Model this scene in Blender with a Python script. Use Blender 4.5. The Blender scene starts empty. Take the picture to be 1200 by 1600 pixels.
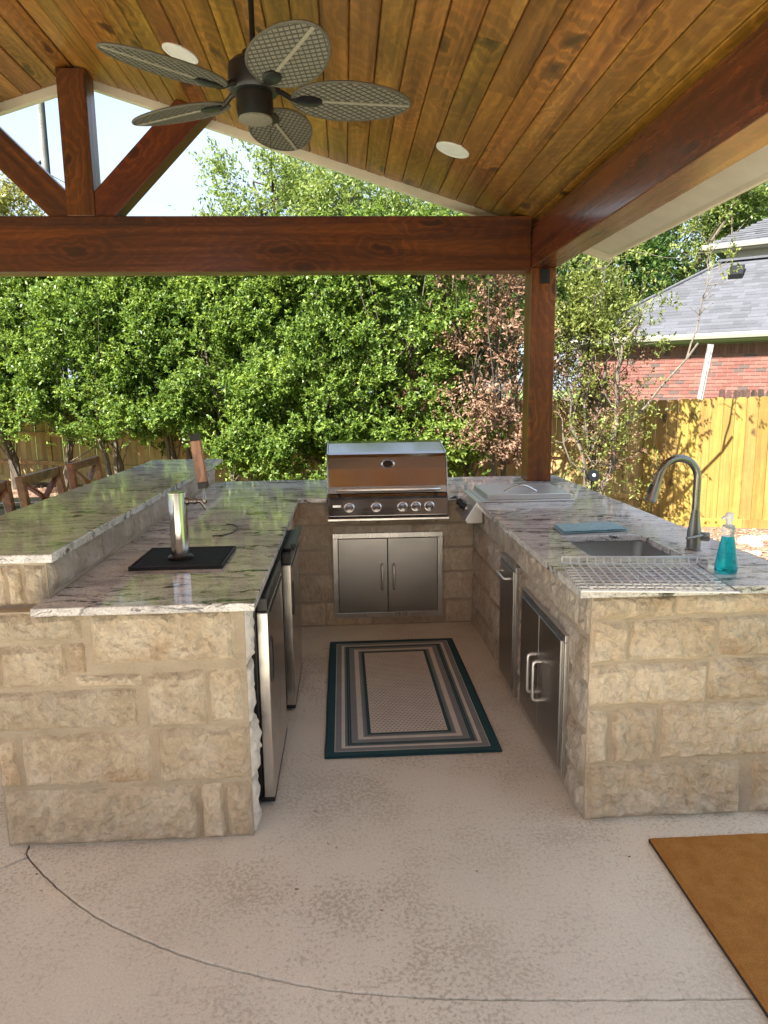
import bpy, bmesh, math, random
import numpy as np
from mathutils import Vector, Matrix, noise

random.seed(7)
scene = bpy.context.scene
COL = scene.collection

# ------------------------------------------------------------------ camera
CAM_H, F_PX = 1.63, 1109.0
PITCH, YAW, ROLL = 0.1706, 0.0522, 0.0127
def setup_camera():
    cy, sy, cp, sp = math.cos(YAW), math.sin(YAW), math.cos(PITCH), math.sin(PITCH)
    fwd = Vector((sy * cp, cy * cp, -sp))
    r0 = Vector((cy, -sy, 0)); u0 = r0.cross(fwd)
    c, n = math.cos(ROLL), math.sin(ROLL)
    r = c * r0 - n * u0; u = n * r0 + c * u0
    cam = bpy.data.cameras.new('camera'); o = bpy.data.objects.new('camera', cam); COL.objects.link(o)
    m = Matrix.Identity(4)
    for i in range(3):
        m[i][0] = r[i]; m[i][1] = u[i]; m[i][2] = -fwd[i]
    m[2][3] = CAM_H
    o.matrix_world = m
    cam.sensor_fit = 'VERTICAL'; cam.sensor_height = 24.0; cam.lens = F_PX / 1600 * 24.0
    cam.clip_start = 0.05; cam.clip_end = 2000
    scene.camera = o
setup_camera()

# ------------------------------------------------------------------ light
SUN_TO = Vector((-0.55, -0.45, 0.70)).normalized()
def setup_light():
    w = bpy.data.worlds.new('World'); scene.world = w; w.use_nodes = True
    nt = w.node_tree; bg = nt.nodes['Background']
    sky = nt.nodes.new('ShaderNodeTexSky'); sky.sky_type = 'NISHITA'; sky.sun_disc = False
    sky.sun_elevation = math.asin(SUN_TO.z); sky.sun_rotation = math.atan2(SUN_TO.x, SUN_TO.y)
    sky.air_density = 1.0; sky.dust_density = 2.0; sky.ozone_density = 1.0
    # thin even cloud veil over the whole sky
    tc = nt.nodes.new('ShaderNodeTexCoord'); nz = nt.nodes.new('ShaderNodeTexNoise')
    mp = nt.nodes.new('ShaderNodeMapping'); mp.inputs['Scale'].default_value = (1, 1, 2.2)
    nz.inputs['Scale'].default_value = 2.3; nz.inputs['Detail'].default_value = 7; nz.inputs['Roughness'].default_value = .58
    rp = nt.nodes.new('ShaderNodeValToRGB')
    rp.color_ramp.elements[0].position = .38; rp.color_ramp.elements[0].color = (.55, .55, .55, 1)
    rp.color_ramp.elements[1].position = .66; rp.color_ramp.elements[1].color = (.95, .95, .95, 1)
    mx = nt.nodes.new('ShaderNodeMixRGB'); mx.inputs[2].default_value = (2.5, 3.0, 3.6, 1)
    nt.links.new(tc.outputs['Generated'], mp.inputs[0]); nt.links.new(mp.outputs[0], nz.inputs['Vector'])
    nt.links.new(nz.outputs['Fac'], rp.inputs[0]); nt.links.new(rp.outputs[0], mx.inputs[0])
    nt.links.new(sky.outputs[0], mx.inputs[1]); nt.links.new(mx.outputs[0], bg.inputs[0])
    bg.inputs[1].default_value = 0.085
    l = bpy.data.lights.new('sun', 'SUN'); l.energy = 5.0; l.angle = math.radians(0.55); l.color = (1, .95, .86)
    o = bpy.data.objects.new('sun', l); COL.objects.link(o)
    o.rotation_euler = (-SUN_TO).to_track_quat('-Z', 'Y').to_euler()
    vs = scene.view_settings
    vs.view_transform = 'Standard'; vs.look = 'None'; vs.gamma = 1; vs.use_curve_mapping = False
    vs.exposure = 2.25
    scene.cycles.max_bounces = 10; scene.cycles.diffuse_bounces = 5; scene.cycles.transparent_max_bounces = 8
setup_light()

# ------------------------------------------------------------------ mesh helpers
class MB:
    def __init__(s): s.v = []; s.f = []
    def add(s, vs, fs):
        b = len(s.v); s.v += [tuple(p) for p in vs]; s.f += [tuple(i + b for i in f) for f in fs]; return s
    def box(s, x0, x1, y0, y1, z0, z1):
        return s.add([(x0,y0,z0),(x1,y0,z0),(x1,y1,z0),(x0,y1,z0),(x0,y0,z1),(x1,y0,z1),(x1,y1,z1),(x0,y1,z1)],
            [(0,3,2,1),(4,5,6,7),(0,1,5,4),(1,2,6,5),(2,3,7,6),(3,0,4,7)])
    def obox(s, c, ax, ay, az):
        c, ax, ay, az = map(Vector, (c, ax, ay, az)); vs = []
        for k in (-1, 1):
            for i, j in ((-1,-1),(1,-1),(1,1),(-1,1)): vs.append(c + ax*i + ay*j + az*k)
        return s.add(vs, [(0,3,2,1),(4,5,6,7),(0,1,5,4),(1,2,6,5),(2,3,7,6),(3,0,4,7)])
    def bar(s, a, b, w, t, up=(0,0,1)):
        a, b = Vector(a), Vector(b); d = (b - a); L = d.length; d.normalize()
        x = d.cross(Vector(up))
        if x.length < 1e-5: x = d.cross(Vector((0,1,0)))
        x.normalize(); y = x.cross(d)
        return s.obox((a+b)/2, x*w/2, d*L/2, y*t/2)
    def tube(s, path, r, seg=8, cap=True, closed=False):
        P = [Vector(p) for p in path]; n = len(P); R = r if isinstance(r, (list, tuple)) else [r]*n
        base = len(s.v); prev = None
        for i in range(n):
            if closed: t = P[(i+1) % n] - P[i-1]
            else: t = P[min(i+1, n-1)] - P[max(i-1, 0)]
            t.normalize()
            if prev is None:
                x = t.cross(Vector((0,0,1)))
                if x.length < 1e-3: x = t.cross(Vector((1,0,0)))
            else: x = prev - t*prev.dot(t)
            x.normalize(); prev = x; y = t.cross(x)
            for k in range(seg):
                a = 2*math.pi*k/seg; s.v.append(tuple(P[i] + (x*math.cos(a) + y*math.sin(a))*R[i]))
        for i in range(n if closed else n-1):
            j = (i+1) % n
            for k in range(seg):
                k2 = (k+1) % seg
                s.f.append((base+i*seg+k, base+i*seg+k2, base+j*seg+k2, base+j*seg+k))
        if cap and not closed:
            s.f.append(tuple(base + k for k in range(seg))[::-1]); s.f.append(tuple(base+(n-1)*seg+k for k in range(seg)))
        return s
    def lathe(s, c, prof, seg=24, sx=1, sy=1, M=None):
        c = Vector(c); base = len(s.v)
        for r, z in prof:
            for k in range(seg):
                a = 2*math.pi*k/seg; p = Vector((r*math.cos(a)*sx, r*math.sin(a)*sy, z))
                if M is not None: p = M @ p
                s.v.append(tuple(c + p))
        for i in range(len(prof)-1):
            for k in range(seg):
                k2 = (k+1) % seg
                s.f.append((base+i*seg+k, base+i*seg+k2, base+(i+1)*seg+k2, base+(i+1)*seg+k))
        s.f.append(tuple(base+k for k in range(seg))[::-1]); s.f.append(tuple(base+(len(prof)-1)*seg+k for k in range(seg)))
        return s
    def prism(s, poly, a0, a1, axis):
        # poly in the plane orthogonal to axis ('x': (y,z), 'y': (x,z), 'z': (x,y))
        def P(p, a): return {'x': (a,p[0],p[1]), 'y': (p[0],a,p[1]), 'z': (p[0],p[1],a)}[axis]
        n = len(poly); vs = [P(p,a0) for p in poly] + [P(p,a1) for p in poly]
        return s.add(vs, [tuple(range(n))[::-1], tuple(range(n,2*n))] + [(i,(i+1)%n,(i+1)%n+n,i+n) for i in range(n)])
    def mesh(s, name, off=(0,0,0), smooth=False):
        me = bpy.data.meshes.new(name)
        me.from_pydata([(x-off[0], y-off[1], z-off[2]) for x,y,z in s.v], [], s.f)
        bm = bmesh.new(); bm.from_mesh(me); bmesh.ops.recalc_face_normals(bm, faces=bm.faces)
        if smooth:
            for e in bm.edges:
                if len(e.link_faces) == 2 and e.calc_face_angle(0) > .7: e.smooth = False
        bm.to_mesh(me); bm.free()
        if smooth:
            me.polygons.foreach_set('use_smooth', [True]*len(me.polygons))
        return me
    def build(s, name, mat, parent=None, smooth=False, bevel=0, bseg=2, **kw):
        off = (0,0,0)
        if parent is not None:
            p = parent
            while p is not None: off = tuple(a+b for a,b in zip(off, p.location)); p = p.parent
        return link(name, s.mesh(name, off, smooth), mat, parent, bevel, bseg, **kw)

def tag(o, label=None, cat=None, group=None, kind=None):
    if label: o['label'] = label
    if cat: o['category'] = cat
    if group: o['group'] = group
    if kind: o['kind'] = kind
    return o
def link(name, me, mat, parent=None, bevel=0, bseg=2, loc=None, label=None, cat=None, group=None, kind=None):
    o = bpy.data.objects.new(name, me); COL.objects.link(o)
    if mat is not None and not me.materials: me.materials.append(mat)
    if parent is not None: o.parent = parent
    if loc is not None: o.location = loc
    if bevel:
        m = o.modifiers.new('bevel', 'BEVEL'); m.width = bevel; m.segments = bseg; m.limit_method = 'ANGLE'; m.angle_limit = math.radians(35)
    return tag(o, label, cat, group, kind)
def thing(name, loc, label, cat, group=None, rz=0):
    o = bpy.data.objects.new(name, None); COL.objects.link(o); o.location = loc; o.rotation_euler.z = rz
    o.empty_display_size = .1
    return tag(o, label, cat, group)
def copy_tree(o, parent=None):
    c = o.copy(); COL.objects.link(c); c.parent = parent
    for ch in list(o.children): copy_tree(ch, c)
    return c

# ------------------------------------------------------------------ material helpers
class NT:
    def __init__(s, name, rough=.5, metal=0.0, col=(.5,.5,.5), spec=None):
        s.m = bpy.data.materials.new(name); s.m.use_nodes = True; s.t = s.m.node_tree
        s.b = s.t.nodes['Principled BSDF']; s.b.inputs['Roughness'].default_value = rough
        s.b.inputs['Metallic'].default_value = metal; s.b.inputs['Base Color'].default_value = (*col, 1)
        if spec is not None: s.b.inputs['Specular IOR Level'].default_value = spec
    def n(s, typ, **inp):
        nd = s.t.nodes.new('ShaderNode' + typ)
        for k, v in inp.items():
            if hasattr(nd, k) and k not in nd.inputs: setattr(nd, k, v)
            else: s.put(nd.inputs[k], v)
        return nd
    def put(s, sock, v):
        if isinstance(v, bpy.types.NodeSocket): s.t.links.new(v, sock)
        elif isinstance(v, bpy.types.Node): s.t.links.new(v.outputs[0], sock)
        else: sock.default_value = v
    def pos(s): return s.n('NewGeometry').outputs['Position']
    def objc(s): return s.n('TexCoord').outputs['Object']
    def rand(s): return s.n('ObjectInfo').outputs['Random']
    def island(s): return s.n('NewGeometry').outputs['Random Per Island']
    def math(s, op, a, b=0.0, c=None, clamp=False):
        nd = s.t.nodes.new('ShaderNodeMath'); nd.operation = op; nd.use_clamp = clamp
        s.put(nd.inputs[0], a); s.put(nd.inputs[1], b)
        if c is not None: s.put(nd.inputs[2], c)
        return nd.outputs[0]
    def vadd(s, a, b):
        nd = s.t.nodes.new('ShaderNodeVectorMath'); nd.operation = 'ADD'; s.put(nd.inputs[0], a); s.put(nd.inputs[1], b); return nd.outputs[0]
    def shift(s, v, amount=37.0):
        nd = s.t.nodes.new('ShaderNodeVectorMath'); nd.operation = 'SCALE'; nd.inputs[0].default_value = (1, 1.7, -1.3)
        s.put(nd.inputs['Scale'], s.math('MULTIPLY', s.rand(), amount)); return s.vadd(v, nd.outputs[0])
    def map(s, v, scale=(1,1,1), rot=(0,0,0), loc=(0,0,0)):
        nd = s.t.nodes.new('ShaderNodeMapping'); s.put(nd.inputs[0], v)
        nd.inputs['Scale'].default_value = scale; nd.inputs['Rotation'].default_value = rot; nd.inputs['Location'].default_value = loc
        return nd.outputs[0]
    def noise(s, v, scale, detail=4, rough=.55, dist=0.0):
        nd = s.t.nodes.new('ShaderNodeTexNoise'); s.put(nd.inputs['Vector'], v); s.put(nd.inputs['Scale'], scale)
        nd.inputs['Detail'].default_value = detail; nd.inputs['Roughness'].default_value = rough; nd.inputs['Distortion'].default_value = dist
        return nd.outputs['Fac']
    def voro(s, v, scale, feature='F1', out='Distance'):
        nd = s.t.nodes.new('ShaderNodeTexVoronoi'); nd.feature = feature; s.put(nd.inputs['Vector'], v); nd.inputs['Scale'].default_value = scale
        return nd.outputs[out]
    def ramp(s, f, stops, interp='LINEAR'):
        nd = s.t.nodes.new('ShaderNodeValToRGB'); s.put(nd.inputs[0], f); cr = nd.color_ramp; cr.interpolation = interp
        while len(cr.elements) < len(stops): cr.elements.new(.5)
        for e, (p, c) in zip(cr.elements, stops):
            e.position = p; e.color = (c, c, c, 1) if not isinstance(c, (tuple, list)) else (*c, 1)
        return nd.outputs[0]
    def mix(s, f, a, b, blend='MIX'):
        nd = s.t.nodes.new('ShaderNodeMixRGB'); nd.blend_type = blend; s.put(nd.inputs[0], f)
        for i, q in ((1, a), (2, b)):
            s.put(nd.inputs[i], (*q, 1) if isinstance(q, tuple) and len(q) == 3 else q)
        return nd.outputs[0]
    def hsv(s, c, h=.5, sat=1.0, v=1.0):
        nd = s.t.nodes.new('ShaderNodeHueSaturation'); s.put(nd.inputs['Color'], c); s.put(nd.inputs['Hue'], h); s.put(nd.inputs['Saturation'], sat); s.put(nd.inputs['Value'], v); return nd.outputs[0]
    def bump(s, h, strength=.5, dist=.01, normal=None):
        nd = s.t.nodes.new('ShaderNodeBump'); s.put(nd.inputs['Height'], h); nd.inputs['Strength'].default_value = strength; nd.inputs['Distance'].default_value = dist
        if normal is not None: s.put(nd.inputs['Normal'], normal)
        return nd.outputs[0]
    def fin(s, col=None, rough=None, normal=None, **kw):
        if col is not None: s.put(s.b.inputs['Base Color'], col)
        if rough is not None: s.put(s.b.inputs['Roughness'], rough)
        if normal is not None: s.put(s.b.inputs['Normal'], normal)
        for k, v in kw.items(): s.put(s.b.inputs[k.replace('_', ' ')], v)
        return s.m

def plain(name, col, rough=.5, metal=0.0, var=.12, scale=30, bump=.15, bd=.002):
    t = NT(name, rough, metal, col)
    n = t.noise(t.pos(), scale, 4)
    c = t.mix(1.0, col, t.ramp(n, [(.3, 1-var), (.7, 1+var)]), 'MULTIPLY')
    return t.fin(c, t.ramp(n, [(.3, max(rough-.06, .02)), (.7, min(rough+.06, 1))]), t.bump(n, bump, bd) if bump else None)

def wood(name, axis, dark, mid, light, rough=.3, space='pos', coat=0.0, gscale=1.0, knots=.6, valvar=.35, huevar=.02, bump=.12, rings=1.0):
    t = NT(name, rough)
    v = t.pos() if space == 'pos' else t.objc()
    v = t.shift(v)
    A, B = .55*gscale, 13*gscale
    sc = {'x': (A,B,B), 'y': (B,A,B), 'z': (B,B,A)}[axis]
    g = t.map(v, sc)
    n1 = t.noise(g, 1.0, 5, .6, .9)
    sc2 = {'x': (2.5,160,160), 'y': (160,2.5,160), 'z': (160,160,2.5)}[axis]
    n2 = t.noise(t.map(v, sc2), 1.0, 3, .6)
    c = t.ramp(n1, [(.28, dark), (.5, mid), (.72, light)])
    c = t.mix(.45, c, t.ramp(n2, [(.3, .55), (.7, 1.2)]), 'MULTIPLY')
    # blotchy stain
    n3 = t.noise(v, 2.2, 3)
    c = t.mix(.55, c, t.ramp(n3, [(.3, .62), (.7, 1.25)]), 'MULTIPLY')
    sp = t.n('SeparateXYZ', Vector=v); oi = {'x': (1, 2, 0), 'y': (0, 2, 1), 'z': (0, 1, 2)}[axis]
    ac = t.math('MULTIPLY', t.math('ADD', sp.outputs[oi[0]], sp.outputs[oi[1]]), 3.6); al = t.math('MULTIPLY', sp.outputs[oi[2]], 1.35)
    cb = t.n('CombineXYZ', X=t.math('ADD', ac, t.math('MULTIPLY', t.noise(v, 9, 2), .35)), Y=t.math('ADD', al, t.math('MULTIPLY', t.noise(v, 7, 2), .3)))
    kn = t.t.nodes.new('ShaderNodeTexVoronoi'); kn.voronoi_dimensions = '2D'; t.put(kn.inputs['Vector'], cb); kn.inputs['Scale'].default_value = 1.0
    kd = kn.outputs['Distance']
    # grain rings swirl round each knot
    rg = t.math('SINE', t.math('MULTIPLY', t.math('ADD', kd, t.math('MULTIPLY', n1, .35)), 46))
    c = t.mix(t.ramp(kd, [(.08, .75*rings), (.5, .35*rings)]), c, t.mix(1.0, c, t.ramp(rg, [(.0, .5), (.8, 1.15)]), 'MULTIPLY'))
    c = t.mix(t.ramp(kd, [(.03, knots), (.06, knots*.6), (.11, 0.0)]), c, tuple(x*.25 for x in dark))
    r = t.rand()
    c = t.hsv(c, t.math('ADD', t.math('MULTIPLY', t.math('SUBTRACT', r, .5), 2*huevar), .5), 1.0,
              t.math('ADD', t.math('MULTIPLY', t.math('FRACT', t.math('MULTIPLY', r, 7.31)), 2*valvar), 1-valvar))
    m = t.fin(c, t.ramp(n1, [(.3, rough+.08), (.7, max(rough-.06, .05))]), t.bump(n2, bump, .002))
    if coat: t.b.inputs['Coat Weight'].default_value = coat; t.b.inputs['Coat Roughness'].default_value = .12
    return m

def leafmat(name, c0, c1, c2, rough=.42, trans=.35):
    t = NT(name, rough)
    r = t.island()
    n = t.noise(t.pos(), .9, 2)
    f = t.math('ADD', t.math('MULTIPLY', r, .62), t.math('MULTIPLY', n, .45), clamp=True)
    c = t.ramp(f, [(.18, c0), (.52, c1), (.92, c2)])
    t.fin(c)
    t.b.inputs['Specular IOR Level'].default_value = .28
    tr = t.n('BsdfTranslucent'); t.put(tr.inputs[0], t.hsv(c, .485, 1.1, 1.5))
    mx = t.t.nodes.new('ShaderNodeMixShader'); mx.inputs[0].default_value = trans
    t.t.links.new(t.b.outputs[0], mx.inputs[1]); t.t.links.new(tr.outputs[0], mx.inputs[2])
    t.t.links.new(mx.outputs[0], t.t.nodes['Material Output'].inputs[0])
    return t.m

def brushed(name, axis, col=(.62,.61,.59), rough=.25, streak=.09):
    t = NT(name, rough, 1.0, col)
    sc = {'x': (1.5,180,180), 'y': (180,1.5,180), 'z': (180,180,1.5)}[axis]
    n = t.noise(t.map(t.pos(), sc), 1.0, 3)
    b = t.noise(t.pos(), 5.5, 3)
    rr = t.math('ADD', t.ramp(n, [(.3, rough-streak*.6), (.7, rough+streak*.6)]), t.ramp(b, [(.4, 0.0), (.7, .07)]))
    return t.fin(t.mix(.15, col, t.ramp(n, [(.3, .82), (.7, 1.08)]), 'MULTIPLY'), rr, t.bump(n, .012, .0004))

MAT = {}
def make_materials():
    # rough limestone
    t = NT('limestone', .85); v = t.shift(t.pos(), 29)
    n1 = t.noise(v, 5.5, 6, .6); n2 = t.noise(v, 34, 5, .65, .6); n3 = t.noise(t.map(v, (1.5, 1.5, .8), (0, .6, .3)), 17, 6, .68, .35)
    c = t.ramp(n1, [(.28, (.58,.455,.305)), (.48, (.66,.54,.385)), (.62, (.73,.625,.475)), (.8, (.64,.53,.385))])
    c = t.mix(.4, c, t.ramp(n3, [(.34, .6), (.47, .97), (.6, 1.06), (.7, 1.2)]), 'MULTIPLY')
    c = t.mix(t.ramp(t.noise(v, 3.1, 4), [(.6, 0.0), (.72, .55)]), c, (.44,.25,.11))
    c = t.mix(.6, c, t.ramp(n2, [(.28, .72), (.6, 1.08)]), 'MULTIPLY')
    c = t.hsv(c, .5, 1.0, t.math('ADD', .84, t.math('MULTIPLY', t.rand(), .3)))
    nb = t.bump(n3, .9, .03); nb = t.bump(n2, .9, .010, nb)
    MAT['stone'] = t.fin(c, normal=nb)
    t = NT('pale_limestone', .85); v = t.shift(t.pos(), 29)
    n1 = t.noise(v, 5.5, 6, .6); n2 = t.noise(t.map(v, (1, 1, .45)), 42, 5, .65, .6); n3 = t.noise(t.map(v, (1.4, 1.4, .6)), 15, 6, .7, 1.4)
    c = t.ramp(n1, [(.28, (.52,.42,.31)), (.5, (.66,.57,.46)), (.7, (.74,.67,.58))])
    c = t.mix(.5, c, t.ramp(n3, [(.3, .62), (.55, 1.0), (.75, 1.15)]), 'MULTIPLY')
    nb = t.bump(n3, 1.0, .035); nb = t.bump(n2, .8, .010, nb)
    MAT['stone_pale'] = t.fin(c, normal=nb)
    t = NT('mortar', .95); v = t.pos(); n1 = t.noise(v, 7, 5); n2 = t.noise(v, 130, 4, .7)
    c = t.mix(.5, t.ramp(n1, [(.3, (.40,.325,.23)), (.7, (.53,.44,.325))]), t.ramp(n2, [(.3, .75), (.7, 1.1)]), 'MULTIPLY')
    MAT['mortar'] = t.fin(c, normal=t.bump(t.math('ADD', n2, t.math('MULTIPLY', t.noise(v, 25, 4), 2)), .6, .006))
    t = NT('plaster_edge', .9); v = t.pos(); n1 = t.noise(v, 24, 5)
    MAT['plaster'] = t.fin(t.ramp(n1, [(.3, (.60,.55,.47)), (.7, (.78,.73,.65))]), normal=t.bump(n1, .7, .012))
    # granite
    t = NT('granite', .06, 0, spec=.5); v = t.pos()
    w = t.vadd(v, t.map(t.n('TexNoise', Vector=v, Scale=5.0, Detail=4.0).outputs['Color'], (.10,.10,.10)))
    s1 = t.noise(t.map(w, (3.0, 9.0, 9.0), (0, 0, .10)), 1.0, 8, .7, .5)
    s2 = t.noise(t.map(w, (7.5, 24, 24), (0, 0, -.08), (5, 3, 1)), 1.0, 7, .7, .6)
    big = t.noise(t.map(v, (1.5, 2.6, 2.6)), 1.5, 3)
    c = t.ramp(s1, [(.30, (.22,.215,.21)), (.40, (.47,.455,.44)), (.50, (.69,.67,.645)), (.62, (.79,.775,.75)), (.78, (.52,.49,.465))])
    th = t.math('ADD', s2, t.math('MULTIPLY', t.math('SUBTRACT', big, .5), .36))
    c = t.mix(t.ramp(th, [(.56, 0.0), (.60, .65), (.66, 1.0)]), c, (.035,.033,.04))
    gr = t.noise(v, 130, 3, .75)
    c = t.mix(.55, c, t.ramp(gr, [(.38, .35), (.47, 1.0), (.65, 1.22)]), 'MULTIPLY')
    fl = t.voro(v, 95, out='Distance')
    c = t.mix(t.ramp(t.math('ADD', fl, t.math('MULTIPLY', t.noise(v, 11, 4), .8)), [(.38, .8), (.44, 0.0)]), c, (.10,.085,.09))
    MAT['granite'] = t.fin(c, t.ramp(gr, [(.3, .035), (.7, .085)]), t.bump(t.noise(v, 7, 2), .02, .004))
    # textured patio concrete
    t = NT('knockdown_concrete', .85); v = t.pos()
    k = t.noise(v, 72, 5, .70, 0.0); wear = t.noise(v, 2.1, 4, .6); wear2 = t.noise(v, 7, 4, .6)
    kk = t.math('ADD', k, t.math('MULTIPLY', t.math('SUBTRACT', wear, .42), .5))
    kk = t.math('ADD', kk, t.math('MULTIPLY', t.math('SUBTRACT', wear2, .5), .22))
    mask = t.ramp(kk, [(.43, 0.0), (.53, 1.0)])
    c = t.mix(mask, t.mix(t.ramp(t.noise(v, .9, 3), [(.40, 0.0), (.56, 1.0)]), (.71,.645,.53), (.585,.505,.40)), (.80,.74,.625))
    c = t.mix(.6, c, t.ramp(t.noise(v, 1.1, 5), [(.3, .9), (.7, 1.06)]), 'MULTIPLY')
    c = t.mix(.4, c, t.ramp(t.noise(v, 130, 3), [(.3, .74), (.7, 1.16)]), 'MULTIPLY')
    hb = t.math('ADD', t.ramp(kk, [(.36, 0.0), (.56, 1.0)]), t.math('MULTIPLY', t.noise(v, 120, 3), .9))
    MAT['concrete'] = t.fin(c, t.ramp(mask, [(0, .9), (1, .72)]), t.bump(hb, .45, .004))
    MAT['joint'] = plain('joint_filler', (.20,.15,.105), .95, 0, .3, 60, .5, .004)
    # woods
    MAT['ceil'] = wood('stained_pine', 'y', (.13,.045,.006), (.31,.128,.020), (.45,.215,.045), .33, coat=.12, knots=.9, valvar=.2, huevar=.012)
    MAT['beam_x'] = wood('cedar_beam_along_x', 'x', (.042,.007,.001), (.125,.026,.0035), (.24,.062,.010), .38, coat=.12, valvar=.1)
    MAT['beam_y'] = wood('cedar_beam_along_y', 'y', (.055,.013,.0025), (.12,.032,.007), (.19,.060,.014), .27, coat=.4, valvar=.1)
    MAT['beam_z'] = wood('cedar_post', 'z', (.11,.022,.003), (.245,.062,.009), (.35,.105,.019), .36, coat=.1, valvar=.1)
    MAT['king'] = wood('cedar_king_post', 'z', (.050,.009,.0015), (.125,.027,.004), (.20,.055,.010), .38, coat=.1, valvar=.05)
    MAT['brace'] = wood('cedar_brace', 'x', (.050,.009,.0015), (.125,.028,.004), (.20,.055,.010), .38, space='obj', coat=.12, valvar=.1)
    MAT['chair'] = wood('acacia_chair', 'y', (.12,.035,.010), (.24,.085,.026), (.34,.14,.05), .35, space='obj', valvar=.1)
    MAT['tap'] = wood('tap_handle_wood', 'z', (.25,.13,.075), (.36,.20,.12), (.43,.26,.165), .4, space='obj', valvar=.02, knots=0)
    MAT['fence'] = wood('golden_cedar_picket', 'z', (.195,.12,.019), (.28,.183,.034), (.34,.23,.055), .75, valvar=.22, huevar=.012, knots=.9, bump=.3, rings=.2)
    MAT['fence_pale'] = wood('pale_cedar_picket', 'z', (.30,.19,.065), (.43,.30,.115), (.52,.385,.175), .75, valvar=.18, huevar=.012, bump=.3, rings=.2)
    MAT['rail'] = wood('fence_rail_wood', 'x', (.36,.21,.06), (.52,.34,.12), (.62,.44,.19), .75, valvar=.1)
    MAT['old_fence'] = wood('weathered_picket', 'z', (.035,.018,.012), (.075,.04,.026), (.12,.07,.05), .85, valvar=.25)
    MAT['white'] = plain('cream_paint', (.74,.67,.54), .5, 0, .05, 9, .05)
    MAT['soffit'] = plain('cream_soffit_paint', (.70,.65,.52), .5, 0, .07, 6, .05)
    MAT['lamp_trim'] = plain('white_lamp_trim', (.8,.8,.77), .45, 0, .04, 20, .03)
    # metals
    MAT['steel_x'] = brushed('brushed_steel_x', 'x')
    MAT['steel_y'] = brushed('brushed_steel_y', 'y')
    MAT['steel_z'] = brushed('brushed_steel_z', 'z', (.58,.57,.55), .28)
    MAT['steel_mirror'] = brushed('polished_steel', 'x', (.35,.33,.34), .13, .04)
    MAT['steel_door'] = brushed('door_steel', 'z', (.36,.35,.335), .29, .025)
    MAT['fridge'] = brushed('fridge_steel', 'z', (.60,.58,.55), .20, .05)
    MAT['chrome'] = brushed('chrome', 'z', (.74,.72,.69), .13, .03)
    MAT['nickel'] = brushed('brushed_nickel', 'z', (.28,.26,.235), .27, .05)
    MAT['sink'] = brushed('sink_steel', 'y', (.50,.485,.46), .36)
    MAT['steel_lid'] = brushed('satin_lid_steel', 'y', (.74,.73,.71), .36, .05)
    MAT['satin'] = brushed('satin_handle_steel', 'z', (.88,.87,.84), .30, .03)
    MAT['black'] = plain('black_plastic', (.012,.012,.013), .35, 0, .2, 40, .1)
    MAT['black_metal'] = plain('black_metal', (.010,.010,.010), .38, .2, .2, 30, .08)
    MAT['rubber'] = plain('black_rubber', (.016,.016,.017), .6, 0, .2, 60, .1)
    MAT['wire'] = plain('grey_coated_wire', (.78,.79,.82), .38, .1, .08, 80, .1)
    MAT['dark_glass'] = plain('dark_gauge_face', (.015,.015,.015), .08, 0, .1, 30, 0)
    # fan
    MAT['fan_panel'] = plain('woven_palm_panel', (.185,.175,.135), .75, 0, .25, 120, .4, .003)
    MAT['fan_strip'] = plain('woven_palm_strip', (.055,.055,.042), .7, 0, .3, 90, .3, .002)
    MAT['fan_rib'] = plain('fan_blade_rib', (.27,.25,.19), .65, 0, .2, 90, .2)
    MAT['fan_rim'] = plain('fan_blade_rim', (.09,.085,.065), .6, 0, .2, 90, .2)
    # textiles
    t = NT('coir', .95); v = t.pos(); n = t.noise(v, 330, 3, .75); n2 = t.noise(v, 20, 4)
    c = t.mix(.75, t.ramp(n2, [(.3, (.50,.225,.055)), (.7, (.62,.30,.085))]), t.ramp(n, [(.3, .45), (.7, 1.35)]), 'MULTIPLY')
    MAT['coir'] = t.fin(c, normal=t.bump(n, 1.0, .006), Specular_IOR_Level=.1)
    t = NT('towel_cloth', .95); v = t.objc(); n = t.noise(t.map(v, (320, 40, 320)), 1, 2)
    s = t.math('SINE', t.math('MULTIPLY', t.n('SeparateXYZ', Vector=v).outputs[0], 420))
    c = t.ramp(t.noise(v, 45, 4), [(.3, (.13,.32,.37)), (.7, (.24,.47,.52))])
    MAT['towel'] = t.fin(c, normal=t.bump(t.math('ADD', n, t.math('MULTIPLY', s, .4)), .6, .003), Sheen_Weight=.4)
    # soap
    t = NT('teal_soap', .04, 0, (.02,.62,.68)); t.b.inputs['Transmission Weight'].default_value = .75; t.b.inputs['IOR'].default_value = 1.36
    MAT['soap'] = t.m
    t = NT('clear_plastic', .08, 0, (.92,.95,.96)); t.b.inputs['Transmission Weight'].default_value = .8; t.b.inputs['IOR'].default_value = 1.2
    MAT['clear'] = t.m
    MAT['rear_brick'] = plain('tan_brick_wall', (.26,.15,.09), .9, 0, .2, 12, .3)
    # neighbouring house
    t = NT('red_brick', .9); v = t.shift(t.pos(), 23); r = t.rand(); n = t.noise(v, 30, 5, .7)
    c = t.ramp(r, [(.0, (.150,.055,.044)), (.35, (.180,.070,.056)), (.7, (.21,.092,.075)), (.9, (.160,.060,.048)), (.93, (.10,.065,.058)), (1.0, (.08,.055,.05))])
    c = t.mix(.5, c, t.ramp(n, [(.3, .72), (.7, 1.2)]), 'MULTIPLY')
    MAT['brick'] = t.fin(c, normal=t.bump(n, .5, .006))
    MAT['brick_mortar'] = plain('brick_mortar', (.24,.175,.14), .95, 0, .15, 40, .4, .004)
    t = NT('asphalt_shingle', .9); v = t.pos(); n = t.noise(v, 60, 4, .8); r = t.rand()
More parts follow.
